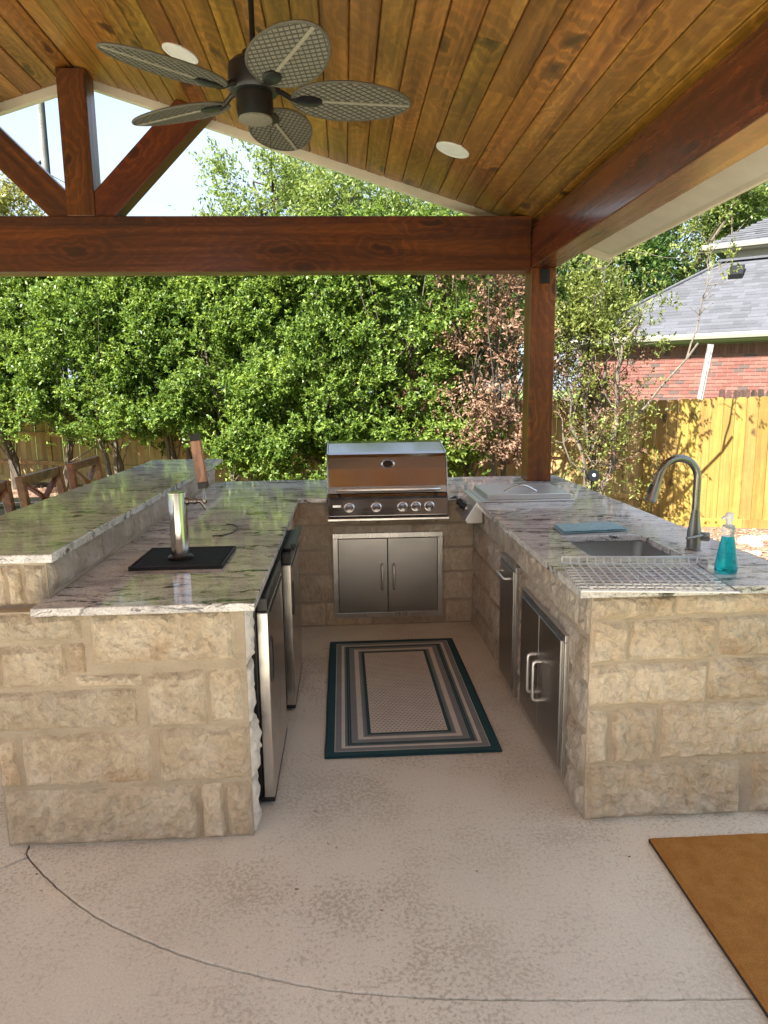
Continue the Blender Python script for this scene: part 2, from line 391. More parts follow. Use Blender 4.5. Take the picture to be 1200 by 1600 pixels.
    c = t.hsv(t.ramp(n, [(.3, (.040,.042,.050)), (.7, (.092,.095,.110))]), .5, 1, t.math('ADD', .78, t.math('MULTIPLY', r, .44)))
    MAT['shingle'] = t.fin(c, normal=t.bump(n, .4, .004))
    t = NT('asphalt_shingle_mass', .9); v = t.pos(); n = t.noise(v, 60, 4, .8); r = t.island()
    c = t.hsv(t.ramp(n, [(.3, (.040,.042,.050)), (.7, (.092,.095,.110))]), .5, 1, t.math('ADD', .78, t.math('MULTIPLY', r, .44)))
    MAT['shingle_mass'] = t.fin(c, normal=t.bump(n, .4, .004))
    MAT['trim'] = plain('house_trim_paint', (.36,.345,.30), .5, 0, .05, 8, .04)
    MAT['siding'] = plain('cream_siding', (.40,.37,.30), .6, 0, .05, 8, .04)
    # ground
    t = NT('lawn_soil', .95); v = t.pos(); n = t.noise(v, 14, 6, .7); n2 = t.noise(v, .5, 3)
    c = t.mix(t.ramp(n2, [(.35, 0.0), (.65, 1.0)]), (.085,.16,.025), (.12,.19,.035))
    MAT['lawn'] = t.fin(t.mix(.6, c, t.ramp(n, [(.3, .55), (.7, 1.3)]), 'MULTIPLY'), normal=t.bump(n, .8, .03))
    t = NT('mulch', .95); v = t.pos(); n = t.noise(v, 45, 5, .75); n2 = t.noise(v, 3, 4)
    c = t.mix(t.ramp(n2, [(.4, 0.0), (.65, 1.0)]), (.16,.085,.05), (.30,.19,.125))
    MAT['mulch'] = t.fin(t.mix(.8, c, t.ramp(n, [(.3, .4), (.7, 1.4)]), 'MULTIPLY'), normal=t.bump(n, .9, .03))
    t = NT('pink_gravel', .95); v = t.pos(); n = t.noise(v, 60, 5, .75); n2 = t.noise(v, 3, 4)
    c = t.mix(t.ramp(n2, [(.4, 0.0), (.65, 1.0)]), (.30,.19,.125), (.43,.30,.22))
    MAT['gravel'] = t.fin(t.mix(.8, c, t.ramp(n, [(.3, .45), (.7, 1.3)]), 'MULTIPLY'), normal=t.bump(n, .9, .03))
    t = NT('wood_chip', .95); c = t.ramp(t.island(), [(0, (.14,.075,.045)), (.5, (.30,.18,.115)), (1, (.46,.33,.23))])
    MAT['chip'] = t.fin(c)
    MAT['rock'] = plain('garden_rock', (.42,.34,.27), .9, 0, .25, 14, .6, .02)
    # plants
    MAT['leaf'] = leafmat('hedge_leaf', (.028,.064,.012), (.10,.172,.030), (.27,.345,.075))
    MAT['leaf_light'] = leafmat('light_tree_leaf', (.055,.095,.022), (.14,.195,.05), (.25,.30,.09))
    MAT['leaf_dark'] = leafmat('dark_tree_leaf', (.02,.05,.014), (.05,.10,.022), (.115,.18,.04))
    MAT['leaf_pale'] = leafmat('pale_shrub_leaf', (.085,.12,.03), (.17,.21,.055), (.27,.29,.09))
    MAT['leaf_gold'] = leafmat('yellowing_leaf', (.11,.13,.03), (.20,.20,.055), (.30,.27,.08))
    MAT['leaf_dead'] = leafmat('dead_leaf', (.085,.045,.026), (.175,.10,.062), (.27,.175,.115), .6, .15)
    MAT['grass'] = leafmat('grass_blade', (.07,.14,.02), (.14,.24,.03), (.24,.34,.06), .5, .4)
    t = NT('bark', .95); v = t.objc(); n = t.noise(t.map(v, (9, 9, 2)), 4, 6, .7)
    MAT['bark'] = t.fin(t.ramp(n, [(.3, (.045,.033,.024)), (.55, (.12,.095,.07)), (.75, (.20,.17,.135))]), normal=t.bump(n, .8, .02))
    t = NT('pale_bark', .95); v = t.objc(); n = t.noise(t.map(v, (9, 9, 2)), 5, 6, .7)
    MAT['bark_pale'] = t.fin(t.ramp(n, [(.3, (.07,.055,.042)), (.6, (.16,.135,.105)), (.8, (.25,.22,.18))]), normal=t.bump(n, .6, .01))
    MAT['pole'] = wood('utility_pole_wood', 'z', (.12,.115,.11), (.20,.19,.185), (.28,.27,.26), .9, knots=.2)
make_materials()

# ================================================================== GROUND
def gz(x, y):
    f = min(max((y - 6.0) / 4.0, 0), 1); g = min(max((x + 6) / 10.0, 0), 1)
    return -0.13 - 0.20*f*g - .04*f
def sheet(name, poly_fn, nx, ny, zoff, mat, **kw):
    mb = MB()
    for j in range(ny+1):
        for i in range(nx+1):
            x, y = poly_fn(i/nx, j/ny); mb.v.append((x, y, gz(x, y) + zoff))
    for j in range(ny):
        for i in range(nx):
            a = j*(nx+1) + i; mb.f.append((a, a+1, a+nx+2, a+nx+1))
    return mb.build(name, mat, smooth=True, **kw)
def big(u, v):
    f = lambda t, a, b, c: (a + (b-a)*t*2.5 if t < .4 else (b + (c-b)*((t-.4)/.6)**2))
    x = -300*((.2-u)/.2)**2 - 20 if u < .2 else (300*((u-.8)/.2)**2 + 20 if u > .8 else -20 + 40*(u-.2)/.6)
    y = -300*((.2-v)/.2)**2 - 10 if v < .2 else (500*((v-.8)/.2)**2 + 30 if v > .8 else -10 + 40*(v-.2)/.6)
    return x, y
sheet('ground', big, 60, 60, 0, MAT['lawn'], kind='structure')

FD = Vector((-.909, .416)); FN = Vector((-.416, -.909)); FP = Vector((5.6, 9.4))
def fence_pt(s, off=0.0):
    p = FP + FD*s + FN*off; return p.x, p.y
sheet('mulch_bed', lambda u, v: fence_pt(-9 + 32*u, -.6 + 3.0*v + .25*math.sin(u*40)*v), 90, 10, .012, MAT['mulch'], kind='structure')
sheet('gravel_bed', lambda u, v: (2.15 + 8*u, 1.5 + 9*v - 3.4*u*v), 30, 30, .006, MAT['gravel'], kind='structure')

# patio slab: three pours separated by tooled joints
def patio():
    base = MB().box(-6.2, 2.1, -6.5, 6.35, -.4, -.011).build('patio_slab', MAT['joint'], kind='structure')
    curve = [(-1.22,2.62),(-1.19,2.42),(-1.162,2.354),(-1.0,2.19),(-.821,2.042),(-.65,1.938),(-.482,1.852),(-.30,1.782),(-.104,1.72),(.07,1.687),(.244,1.663),(.5,1.642),(.76,1.625),(1.053,1.609),(1.5,1.585),(2.095,1.56)]
    g = .0032
    def wob(p, i): return (p[0] + .0012*math.sin(i*2.3), p[1] + .0012*math.sin(i*1.7+1))
    fine = []
    for i in range(len(curve)-1):
        p0, p1, p2, p3 = curve[max(i-1,0)], curve[i], curve[i+1], curve[min(i+2,len(curve)-1)]
        for k in range(8):
            t = k/8; fine.append(tuple(.5*(2*p1[c] + (p2[c]-p0[c])*t + (2*p0[c]-5*p1[c]+4*p2[c]-p3[c])*t*t + (3*p1[c]-p0[c]-3*p2[c]+p3[c])*t**3) for c in (0,1)))
    fine.append(curve[-1]); fine = [wob(p, i) for i, p in enumerate(fine)]
    def off(pts, d):
        out = []
        for i, p in enumerate(pts):
            a = pts[max(i-1,0)]; b = pts[min(i+1,len(pts)-1)]; tx, ty = b[0]-a[0], b[1]-a[1]; L = math.hypot(tx,ty)
            out.append((p[0]-ty/L*d, p[1]+tx/L*d))
        return out
    up, dn = off(fine, g), off(fine, -g)
    k0 = next(i for i, p in enumerate(dn) if p[1] < 2.356)
    polyA = up + [(2.095, 6.345), (-1.216, 6.345)]
    polyB = [(-6.195, -1.42)] + [(-1.236, 2.296)] + dn[k0:] + [(2.095, -6.49), (-6.195, -6.49)]
    polyC = [(-6.195, -1.405), (-1.236, 2.304)] + dn[:k0][::-1] + [(-1.2245, 6.345), (-6.195, 6.345)]
    for poly in (polyA, polyB, polyC):
        bm = bmesh.new(); vs = [bm.verts.new((x, y, 0)) for x, y in poly]; f = bm.faces.new(vs)
        if f.normal.z < 0: f.normal_flip()
        r = bmesh.ops.extrude_face_region(bm, geom=[f])
        for e in r['geom']:
            if isinstance(e, bmesh.types.BMVert): e.co.z -= .06
        bmesh.ops.recalc_face_normals(bm, faces=bm.faces)
        edges = [e for e in bm.edges if all(abs(v.co.z) < 1e-6 for v in e.verts)]
        bmesh.ops.bevel(bm, geom=edges, offset=.004, segments=2, affect='EDGES', profile=.6)
        bmesh.ops.triangulate(bm, faces=[f for f in bm.faces if len(f.verts) > 4])
        me = bpy.data.meshes.new('slab_panel'); bm.to_mesh(me); bm.free()
        link('slab_panel', me, MAT['concrete'], base)
patio()

# ================================================================== STONE WORK
def stone_mesh(w, h, d, seed, cell=.032, rough=1.0, mat='stone'):
    """rough split-faced block; local: x width, z height, face towards -y, back plane y=0"""
    rng = random.Random(seed); so = Vector((rng.uniform(-99,99), rng.uniform(-99,99), rng.uniform(-99,99)))
    nx = max(5, min(64, int(w/cell)+1)); nz = max(5, min(20, int(h/cell)+1))
    bx = min(.012, w*.12); bz = min(.012, h*.12)
    xs = [0, bx] + [bx + (w-2*bx)*i/(nx-2) for i in range(1, nx-2)] + [w-bx, w]
    zs = [0, bz] + [bz + (h-2*bz)*i/(nz-2) for i in range(1, nz-2)] + [h-bz, h]
    tilt = (rng.uniform(-.005,.005), rng.uniform(-.006,.006)); fine = cell < .03
    mb = MB(); nx = len(xs); nz = len(zs); skew = rng.uniform(-.5, .9)
    for k, z in enumerate(zs):
        for i, x in enumerate(xs):
            edge = i in (0, nx-1) or k in (0, nz-1)
            q = so + Vector(((x + skew*z)*7, 0, z*8)); n = noise.noise(q)*.5 + noise.noise(q*2.7)*.3 + noise.noise(q*6)*.25
            if fine:
                dd = noise.voronoi(q*1.9)[0]; n += (min(dd[1]-dd[0], .45) - .2)*1.0 + (.35 - abs(noise.noise(q*4.3)))*.55 + noise.noise(q*11)*.16
            ex = noise.noise(so*1.3 + Vector((x*14, 3, z*14)))*.008; ez = noise.noise(so*1.7 + Vector((x*14, 9, z*14)))*.008
            if edge: mb.v.append((x + ex, .002, z + ez))
            else:
                ring = i in (1, nx-2) or k in (1, nz-2)
                y = -(d*(.6 if ring else 1.0) + n*.022*rough*(.6 if ring else 1) + tilt[0]*(x/w-.5) + tilt[1]*(z/h-.5))
                jx, jz = (rng.uniform(-.2,.2)*cell, rng.uniform(-.2,.2)*cell) if fine and not ring else (0, 0)
                mb.v.append((x + ex*.6 + jx, min(y, -.003), z + ez*.6 + jz))
    for k in range(nz-1):
        for i in range(nx-1):
            a = k*nx+i
            if fine:
                if rng.random() < .5: mb.f += [(a, a+1, a+nx+1), (a, a+nx+1, a+nx)]
                else: mb.f += [(a, a+1, a+nx), (a+1, a+nx+1, a+nx)]
            else: mb.f.append((a, a+1, a+nx+1, a+nx))
    me = bpy.data.meshes.new('stone'); me.from_pydata(mb.v, [], mb.f)
    if not fine: me.polygons.foreach_set('use_smooth', [True]*len(me.polygons))
    me.materials.append(MAT[mat])
    return me
STONE_N = [0]
def place_stone(parent, origin, rz, u0, v0, u1, v1, d=.014, cell=.04, rough=1.0, mat='stone'):
    """origin: wall-plane origin (local to parent), rz: rotation about z so that local -y is the outward normal"""
    STONE_N[0] += 1
    me = stone_mesh(u1-u0, v1-v0, d*random.uniform(.7, 1.25), STONE_N[0], cell, rough, mat)
    o = bpy.data.objects.new('stone', me); COL.objects.link(o); o.parent = parent
    c, s = math.cos(rz), math.sin(rz)
    o.location = (origin[0] + c*u0, origin[1] + s*u0, origin[2] + v0); o.rotation_euler.z = rz
def ashlar(parent, origin, rz, W, H, seed, holes=(), heights=(.13,.17,.20), lens=(.17,.5), g=.012, d=.012, cell=.05, v00=.008, mat='stone'):
    rng = random.Random(seed); z = v00
    while z < H - .03:
        h = rng.choice(heights)
        if H - (z + h) < .08: h = H - z - .004
        x = .004
        first = True
        while x < W - .02:
            L = rng.uniform(*lens) * (.55 if first and rng.random() < .5 else 1); first = False
            if W - (x + L) < .12: L = W - x - .004
            parts = [(x, z, x+L, z+h)]
            if h > .165 and L < .3 and rng.random() < .3:
                m = z + h*rng.uniform(.4,.6); parts = [(x, z, x+L, m-g/2), (x, m+g/2, x+L, z+h)]
            for p in parts:
                if not any(p[0] > a and p[2] < c and p[1] > b and p[3] < e for a, b, c, e in holes):
                    place_stone(parent, origin, rz, *p, d=d, cell=cell, mat=mat, rough=min(1, d/.013))
            x += L + g
        z += h + g

ISL = thing('outdoor_kitchen_island', (0, 0, 0), 'U-shaped outdoor kitchen island of rough cream limestone with granite counters and raised bar', 'kitchen island')
CT = .92      # counter top height
CB = .889     # underside of slab
def island():
    # --- left leg ---
    mb = MB()
    mb.box(-1.262, -.372, 2.424, 2.565, 0, CB-.001)              # end pier
    mb.box(-1.262, -1.062, 2.566, 5.70, 0, CB-.002)              # bar wall, low part
    mb.box(-1.262, -1.056, 2.475, 5.72, CB-.001, 1.049)          # bar wall, raised part
    mb.box(-1.061, -.375, 4.14, 5.69, 0, CB-.0015)               # block behind the second refrigerator
    mb.box(-1.061, -.45, 3.262, 3.43, 0, CB-.0015)               # divider
    left = mb.build('left_wall', MAT['mortar'], ISL)
    # front of the left pier, stone by stone as photographed
    sx = lambda x: -1.268 + (x - 20)/1025.0*(.357-1.268)*-1
    def Lrow(x0, y0, x1, y1):
        u0 = max((x0-28)/1022.0*.893, .003); u1 = min((x1-28)/1022.0*.893, .888)
        v0 = max((1262-y1)/977.0*.885, .004); v1 = min((1262-y0)/977.0*.885, .882)
        place_stone(left, (-1.262, 2.4235, 0), 0, u0, v0, u1, v1, d=.022, cell=.0115)
    for r in [(0,285,405,398),(437,290,1006,500),(0,414,62,582),(76,415,336,586),(348,412,410,532),(362,546,622,588),(0,602,604,766),(642,535,880,766),(894,530,1030,752),
              (0,790,98,1002),(126,785,642,1002),(672,775,1045,1002),(0,1022,820,1258),(836,1020,926,1258),(944,1015,1050,1258)]: Lrow(*r)
    # raised part front
    for u0, u1, v0, v1 in ((.003,.062,.003,.15),(.072,.118,.003,.152),(.128,.202,.004,.153)):
        place_stone(left, (-1.262, 2.4745, CB+.003), 0, u0, v0, u1, v1, d=.015, cell=.015)
    # back-splash of the bar (faces +x) and its outer side (faces -x)
    ashlar(left, (-1.0555, 2.48, CT+.002), math.pi/2, 3.22, .125, 11, heights=(.118,), lens=(.22,.6), d=.010, cell=.022, mat='stone_pale')
    ashlar(left, (-1.2625, 5.70, 0), -math.pi/2, 3.27, CB, 12, cell=.09)
    # broken light edge of the pier towards the refrigerators
    for v0, v1 in ((.004,.215),(.223,.432),(.440,.652),(.660,.882)):
        place_stone(left, (-.3735, 2.426, 0), math.pi/2, .001, v0, .137, v1, d=.017, cell=.0145, rough=.9, mat='plaster')
    ashlar(left, (-.3745, 4.15, 0), math.pi/2, .62, CB, 14, cell=.06)
    # --- back leg ---
    mb = MB(); mb.box(-.374, .8745, 4.784, 5.69, 0, .77).box(-.374, -.128, 4.785, 5.688, .7705, CB-.001).box(.672, .8745, 4.785, 5.688, .7705, CB-.001).box(-.127, .671, 5.36, 5.687, .7705, CB-.001)
    back = mb.build('back_wall', MAT['mortar'], ISL)
    ashlar(back, (-.370, 4.7835, 0), 0, 1.24, CB-.002, 21, holes=((.27,.06,1.02,.66),(.235,.78,1.045,1.2)), heights=(.16,.19,.22), lens=(.22,.55), d=.006, cell=.05)
    ashlar(back, (1.69, 5.6905, 0), math.pi, 2.06, CB, 22, cell=.12)
    # --- right leg ---
    mb = MB(); mb.box(.8755, 1.69, 2.434, 5.69, 0, .60)
    mb.box(.8755, 1.689, 3.50, 5.689, .6005, CB-.001).box(.8755, .98, 2.434, 3.4995, .6005, CB-.001).box(1.50, 1.689, 2.434, 3.4995, .6005, CB-.001).box(.9805, 1.4995, 2.434, 2.70, .6005, CB-.001)
    right = mb.build('right_wall', MAT['mortar'], ISL)
    def Rrow(x0, y0, x1, y1):
        # photo-crop units to wall metres (foreshortening along the pier is nil)
        u0 = max((x0-382)/2.857/ (1200-908)*(1.593-.864), .003); u1 = min((x1-382)/2.857/(1200-908)*(1.593-.864), .812)
        v0 = max((1262-y1)/995.0*.885, .004); v1 = min((1262-y0)/995.0*.885, .882)
        place_stone(right, (.8765, 2.4335, 0), 0, u0, v0, u1, v1, d=.020, cell=.0115)
    for r in [(380,272,740,364),(748,268,1300,356),(380,376,545,554),(553,372,920,550),(934,365,1305,542),(380,562,890,741),(902,552,1165,734),(1177,548,1400,734),
              (380,765,470,1008),(494,760,690,1002),(706,748,1310,992),(380,1014,1075,1258),(1130,1004,1500,1258)]: Rrow(*r)
    ashlar(right, (.875, 4.78, 0), -math.pi/2, 2.345, CB-.002, 31, holes=((.985,.05,1.35,.73),(1.475,.07,2.16,.68),(.20,.74,.72,1.0)), d=.013, cell=.022, mat='stone_pale')
    ashlar(right, (1.6905, 2.44, 0), math.pi/2, 3.24, CB, 32, cell=.12)

    # --- granite ---
    def slab(name, xs, ys, skip, z0, z1, bevel=.004, extra=None):
        bm = bmesh.new(); V = {}
        def vert(i, j):
            if (i, j) not in V: V[i, j] = bm.verts.new((xs[i], ys[j], z1))
            return V[i, j]
        for i in range(len(xs)-1):
            for j in range(len(ys)-1):
                if (i, j) in skip: continue
                bm.faces.new((vert(i,j), vert(i+1,j), vert(i+1,j+1), vert(i,j+1)))
        bmesh.ops.dissolve_limit(bm, angle_limit=.01, verts=bm.verts, edges=bm.edges)
        r = bmesh.ops.extrude_face_region(bm, geom=list(bm.faces))
        for e in r['geom']:
            if isinstance(e, bmesh.types.BMVert): e.co.z = z0
        bmesh.ops.recalc_face_normals(bm, faces=bm.faces)
        me = bpy.data.meshes.new(name); bm.to_mesh(me); bm.free()
        return link(name, me, MAT['granite'], ISL, bevel, 3)
    # left counter + back counter (grill cut-out)
    slab('countertop', [-1.073, -1.0535, -.324, -.135, .677, .8185], [2.355, 2.474, 4.708, 5.35, 5.72],
         {(0,1),(0,2),(0,3),(2,0),(3,0),(4,0),(2,1),(3,1),(4,1),(3,2)}, CB, CT)
    # right counter with sink and burner cut-outs
    slab('countertop', [.8195, .905, 1.035, 1.425, 1.43, 1.715], [2.392, 2.875, 3.315, 4.385, 4.90, 5.72],
         {(2,1),(0,3),(1,3),(2,3),(3,3)}, CB, CT)
    # raised bar top
    slab('bar_top', [-1.60, -1.03], [2.465, 5.97], set(), 1.0495, 1.081)
island()

# ================================================================== PATIO COVER
RX, RZ, SL = -1.82, 3.845, 0.31
def ceil_z(x): return RZ - SL*abs(x - RX)
COV = thing('patio_cover', (1.475, 5.455, 0), 'gabled timber patio cover with stained plank ceiling over the kitchen', 'patio cover')
def cover():
    Y0, Y1 = -1.0, 5.585
    th = math.atan(SL)
    # tongue-and-groove boards; one short mesh, stretched per board
    w, tk = .1395, .018
    prof = [(.0008,.010),(.0012,.006),(.007,0),(w-.007,0),(w-.0017,.006),(w-.0013,.010),(w-.0013,tk),(.0008,tk)]
    mb = MB().prism(prof, 0, 1, 'y'); me = mb.mesh('ceiling_board'); me.materials.append(MAT['ceil'])
    rng = random.Random(5)
    off = COV.location
    n = 26
    for side in (1, -1):
        for k in range(n):
            d = k*.14 + .002
            x = RX + side*d*math.cos(th); z = RZ - d*math.sin(th)
            if side > 0 and x > 1.40: continue
            cuts = [Y0]; y = Y0 + rng.uniform(1.2, 3.9)
            while y < Y1 - .6: cuts.append(y); y += rng.uniform(2.4, 4.0)
            cuts.append(Y1)
            for a, b in zip(cuts[:-1], cuts[1:]):
                o = bpy.data.objects.new('ceiling_board', me); COL.objects.link(o); o.parent = COV
                o.location = (x - off.x, a - off.y + .0008, z - off.z); o.scale = (1, b-a-.0016, 1)
                if side < 0:
                    o.rotation_euler = (0, th, math.pi); o.location.y = b - off.y - .0008
                    o.rotation_euler = (Matrix.Rotation(math.pi, 3, 'Z') @ Matrix.Rotation(th, 3, 'Y')).to_euler()
                else: o.rotation_euler = (0, th, 0)
    # roof deck (keeps sun off)
    for side in (1, -1):
        xe = RX + side*3.90
        p = [(RX, RZ+.03), (xe, ceil_z(xe)+.03), (xe, ceil_z(xe)+.12), (RX, RZ+.14)]
        MB().prism(p, Y0, 5.70, 'y').build('roof_deck', MAT['shingle_mass'], COV)
    # rake trim at the far gable
    for side in (1, -1):
        xe = RX + side*3.89
        MB().prism([(RX, RZ-.055), (xe, ceil_z(xe)-.055), (xe, ceil_z(xe)+.028), (RX, RZ+.028)], 5.60, 5.655, 'y').build('rake_trim', MAT['white'], COV, bevel=.003)
        xa = RX + side*3.40
        MB().prism([(xa, ceil_z(xa)-.004), (xe-.02*side, ceil_z(xe)-.004), (xe-.02*side, ceil_z(xe)+.028), (xa, ceil_z(xa)+.028)], Y0, 5.598, 'y').build('soffit', MAT['soffit'], COV)
        MB().box(min(xe-.018*side, xe+.012*side), max(xe-.018*side, xe+.012*side), Y0, 5.66, ceil_z(xe)-.03, ceil_z(xe)+.13).build('eave_fascia', MAT['white'], COV, bevel=.003)
    # posts and beams
    MB().box(1.385, 1.572, 5.362, 5.549, CT+.001, 2.498).build('post', MAT['beam_z'], COV, bevel=.006)
    MB().box(-5.20, -5.013, 5.362, 5.549, 0, 2.498).build('post', MAT['beam_z'], COV, bevel=.006)
    MB().box(1.383, 1.574, Y0, 5.575, 2.4985, 2.765).build('beam', MAT['beam_y'], COV, bevel=.006)
    MB().box(1.392, 1.560, Y0, 5.574, 2.7655, ceil_z(1.56)).build('beam_cap', MAT['beam_y'], COV, bevel=.003)
    MB().box(-5.21, -5.005, Y0, 5.575, 2.4985, 2.80).build('beam', MAT['beam_y'], COV, bevel=.006)
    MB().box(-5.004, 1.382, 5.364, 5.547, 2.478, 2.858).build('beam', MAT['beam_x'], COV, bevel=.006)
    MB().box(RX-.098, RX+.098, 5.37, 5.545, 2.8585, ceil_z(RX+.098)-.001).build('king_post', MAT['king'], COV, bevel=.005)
    # diagonal braces (local x along the timber)
    for side in (1, -1):
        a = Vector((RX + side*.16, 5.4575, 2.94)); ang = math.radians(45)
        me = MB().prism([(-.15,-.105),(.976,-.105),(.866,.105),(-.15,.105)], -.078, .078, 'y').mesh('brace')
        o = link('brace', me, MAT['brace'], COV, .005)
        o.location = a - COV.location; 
        R = Matrix.Rotation(-ang, 3, 'Y')
        if side < 0: R = Matrix.Rotation(math.pi, 3, 'Z') @ R
        o.rotation_euler = R.to_euler()
    # outlet cover on the post
    ob = MB().box(1.445, 1.522, 5.349, 5.3615, 2.385, 2.49).build('outlet_cover', MAT['black'], COV, bevel=.004)
    MB().box(1.458, 1.509, 5.345, 5.3488, 2.40, 2.475).build('outlet_lid', MAT['black'], ob, bevel=.003)
cover()
def downlight(x, y, label):
    z = ceil_z(x); o = thing('recessed_light', (x, y, z), label, 'light', 'recessed ceiling lights')
    M = Matrix.Rotation(math.atan(SL), 3, 'Y')
    MB().lathe((x,y,z), [(.105,.003),(.105,-.006),(.092,-.010),(.080,-.006),(.080,.003)], 32, M=M).build('trim_ring', MAT['lamp_trim'], o, smooth=True)
    MB().lathe((x,y,z), [(.079,.002),(.079,-.005),(.04,-.0075)], 32, M=M).build('lens', MAT['lamp_trim'], o, smooth=True)
downlight(-.907, 4.55, 'round white recessed light in the plank ceiling behind the fan blades')
downlight(.689, 4.61, 'round white recessed light in the open ceiling right of the fan')

# the viewer's own house closes the covered patio behind the camera
def rear_house():
    o = thing('house_wall', (0, -5.6, 0), 'tan brick house wall behind the viewer, seen only as a dark reflection in the grill', 'wall')
    MB().box(-8.3, -1.35, -5.75, -5.5, -.1, 3.6).box(1.15, 7.6, -5.75, -5.5, -.1, 3.6).box(-1.349, 1.149, -5.75, -5.5, 2.2, 3.6).build('wall', MAT['rear_brick'], o)
    d = MB().box(-1.345, 1.145, -5.66, -5.60, 0.0, 2.195).build('patio_door', MAT['dark_glass'], o)
    for x in (-1.345, -.125, 1.095): MB().box(x, x+.05, -5.599, -5.57, 0.0, 2.195).build('door_stile', MAT['beam_z'], d)
rear_house()

# ================================================================== CEILING FAN
def fan():
    c = Vector((-.352, 3.26, 2.85))
    o = thing('ceiling_fan', c, 'black ceiling fan with five woven palm-leaf blades hanging from the plank ceiling', 'ceiling fan')
    zc = ceil_z(c.x)
    MB().lathe((c.x,c.y,0), [(.012,zc+.02),(.012,2.98)], 12).build('downrod', MAT['black_metal'], o, smooth=True)
    MB().lathe((c.x,c.y,0), [(.02,3.03),(.045,3.02),(.05,2.99),(.085,2.985),(.105,2.965),(.108,2.88),(.095,2.862),(.085,2.86)], 32).build('motor_housing', MAT['black_metal'], o, smooth=True)
    MB().lathe((c.x,c.y,0), [(.075,2.8595),(.078,2.80),(.072,2.765)], 32).build('switch_housing', MAT['black_metal'], o, smooth=True)
    MB().lathe((c.x,c.y,0), [(.071,2.7645),(.071,2.757),(.055,2.752),(.004,2.751)], 32).build('bottom_cap', MAT['fan_panel'], o, smooth=True)
    ch = MB().tube([(c.x+.055,c.y+.05,2.78),(c.x+.057,c.y+.052,2.53)], .0012, 5); ch.build('pull_chain', MAT['black_metal'], o)
    MB().lathe((c.x+.057,c.y+.052,0), [(.003,2.53),(.006,2.52),(.006,2.495),(.003,2.485)], 8).build('chain_pull', MAT['black_metal'], o, smooth=True)
    r0, r1, hw = .155, .665, .135; rc = (r0+r1)/2; ha = (r1-r0)/2
    def blade_parts():
        S = 40; rng = random.Random(2)
        def el(a, k=1.0): return (rc + ha*k*math.cos(a)*1.0, hw*k*math.sin(a)*(1 - .10*math.cos(a)))
        pan = MB(); pts = [el(2*math.pi*i/S) for i in range(S)]
        pan.prism(pts, -.0025, .0025, 'z')
        rim = MB().tube([(*el(2*math.pi*i/S), 0) for i in range(S)], .006, 6, closed=True)
        rib = MB().bar((r0+.03,0,-.004), (r1-.004,0,-.004), .013, .007)
        st = MB()
        for sgn in (1, -1):
            ang = math.radians(33)*sgn; dx, dy = math.cos(ang), math.sin(ang)
            for k in range(-16, 17):
                px, py = rc - dy*k*.023, dx*k*.023
                ins = []
                for q in range(-140, 141):
                    t = q*.0025; x, y = px + dx*t, py + dy*t
                    e = (x-rc)/ha
                    if abs(e) < .985 and abs(y) < hw*.97*math.sqrt(1-e*e)*(1-.10*e): ins.append(t)
                if len(ins) > 6:
                    st.bar((px+dx*ins[0], py+dy*ins[0], -.0028-.0004*sgn), (px+dx*ins[-1], py+dy*ins[-1], -.0028-.0004*sgn), .0048, .0022)
        arm = MB().tube([(.07,0,.03),(.115,0,.024),(.15,0,.002),(.185,0,-.010)], [.013,.011,.011,.010], 8)
        arm.lathe((.225,0,-.009), [(.001,-.008),(.03,-.007),(.04,-.002),(.04,.003),(.001,.004)], 20, sx=1.5, sy=.85)
        return pan.mesh('blade'), rim.mesh('rim', smooth=True), rib.mesh('rib'), st.mesh('weave'), arm.mesh('arm', smooth=True)
    pan, rim, rib, st, arm = blade_parts()
    for k in range(5):
        a = math.radians(6.5 + 72*k)
        R = Matrix.Rotation(a, 4, 'Z') @ Matrix.Rotation(math.radians(-11), 4, 'X')
        b = link('blade', pan, MAT['fan_panel'], o); b.matrix_local = R
        link('blade_rim', rim, MAT['fan_rim'], b); link('blade_rib', rib, MAT['fan_rib'], b); link('blade_weave', st, MAT['fan_strip'], b)
        ar = link('blade_arm', arm, MAT['black_metal'], o); ar.matrix_local = R
fan()

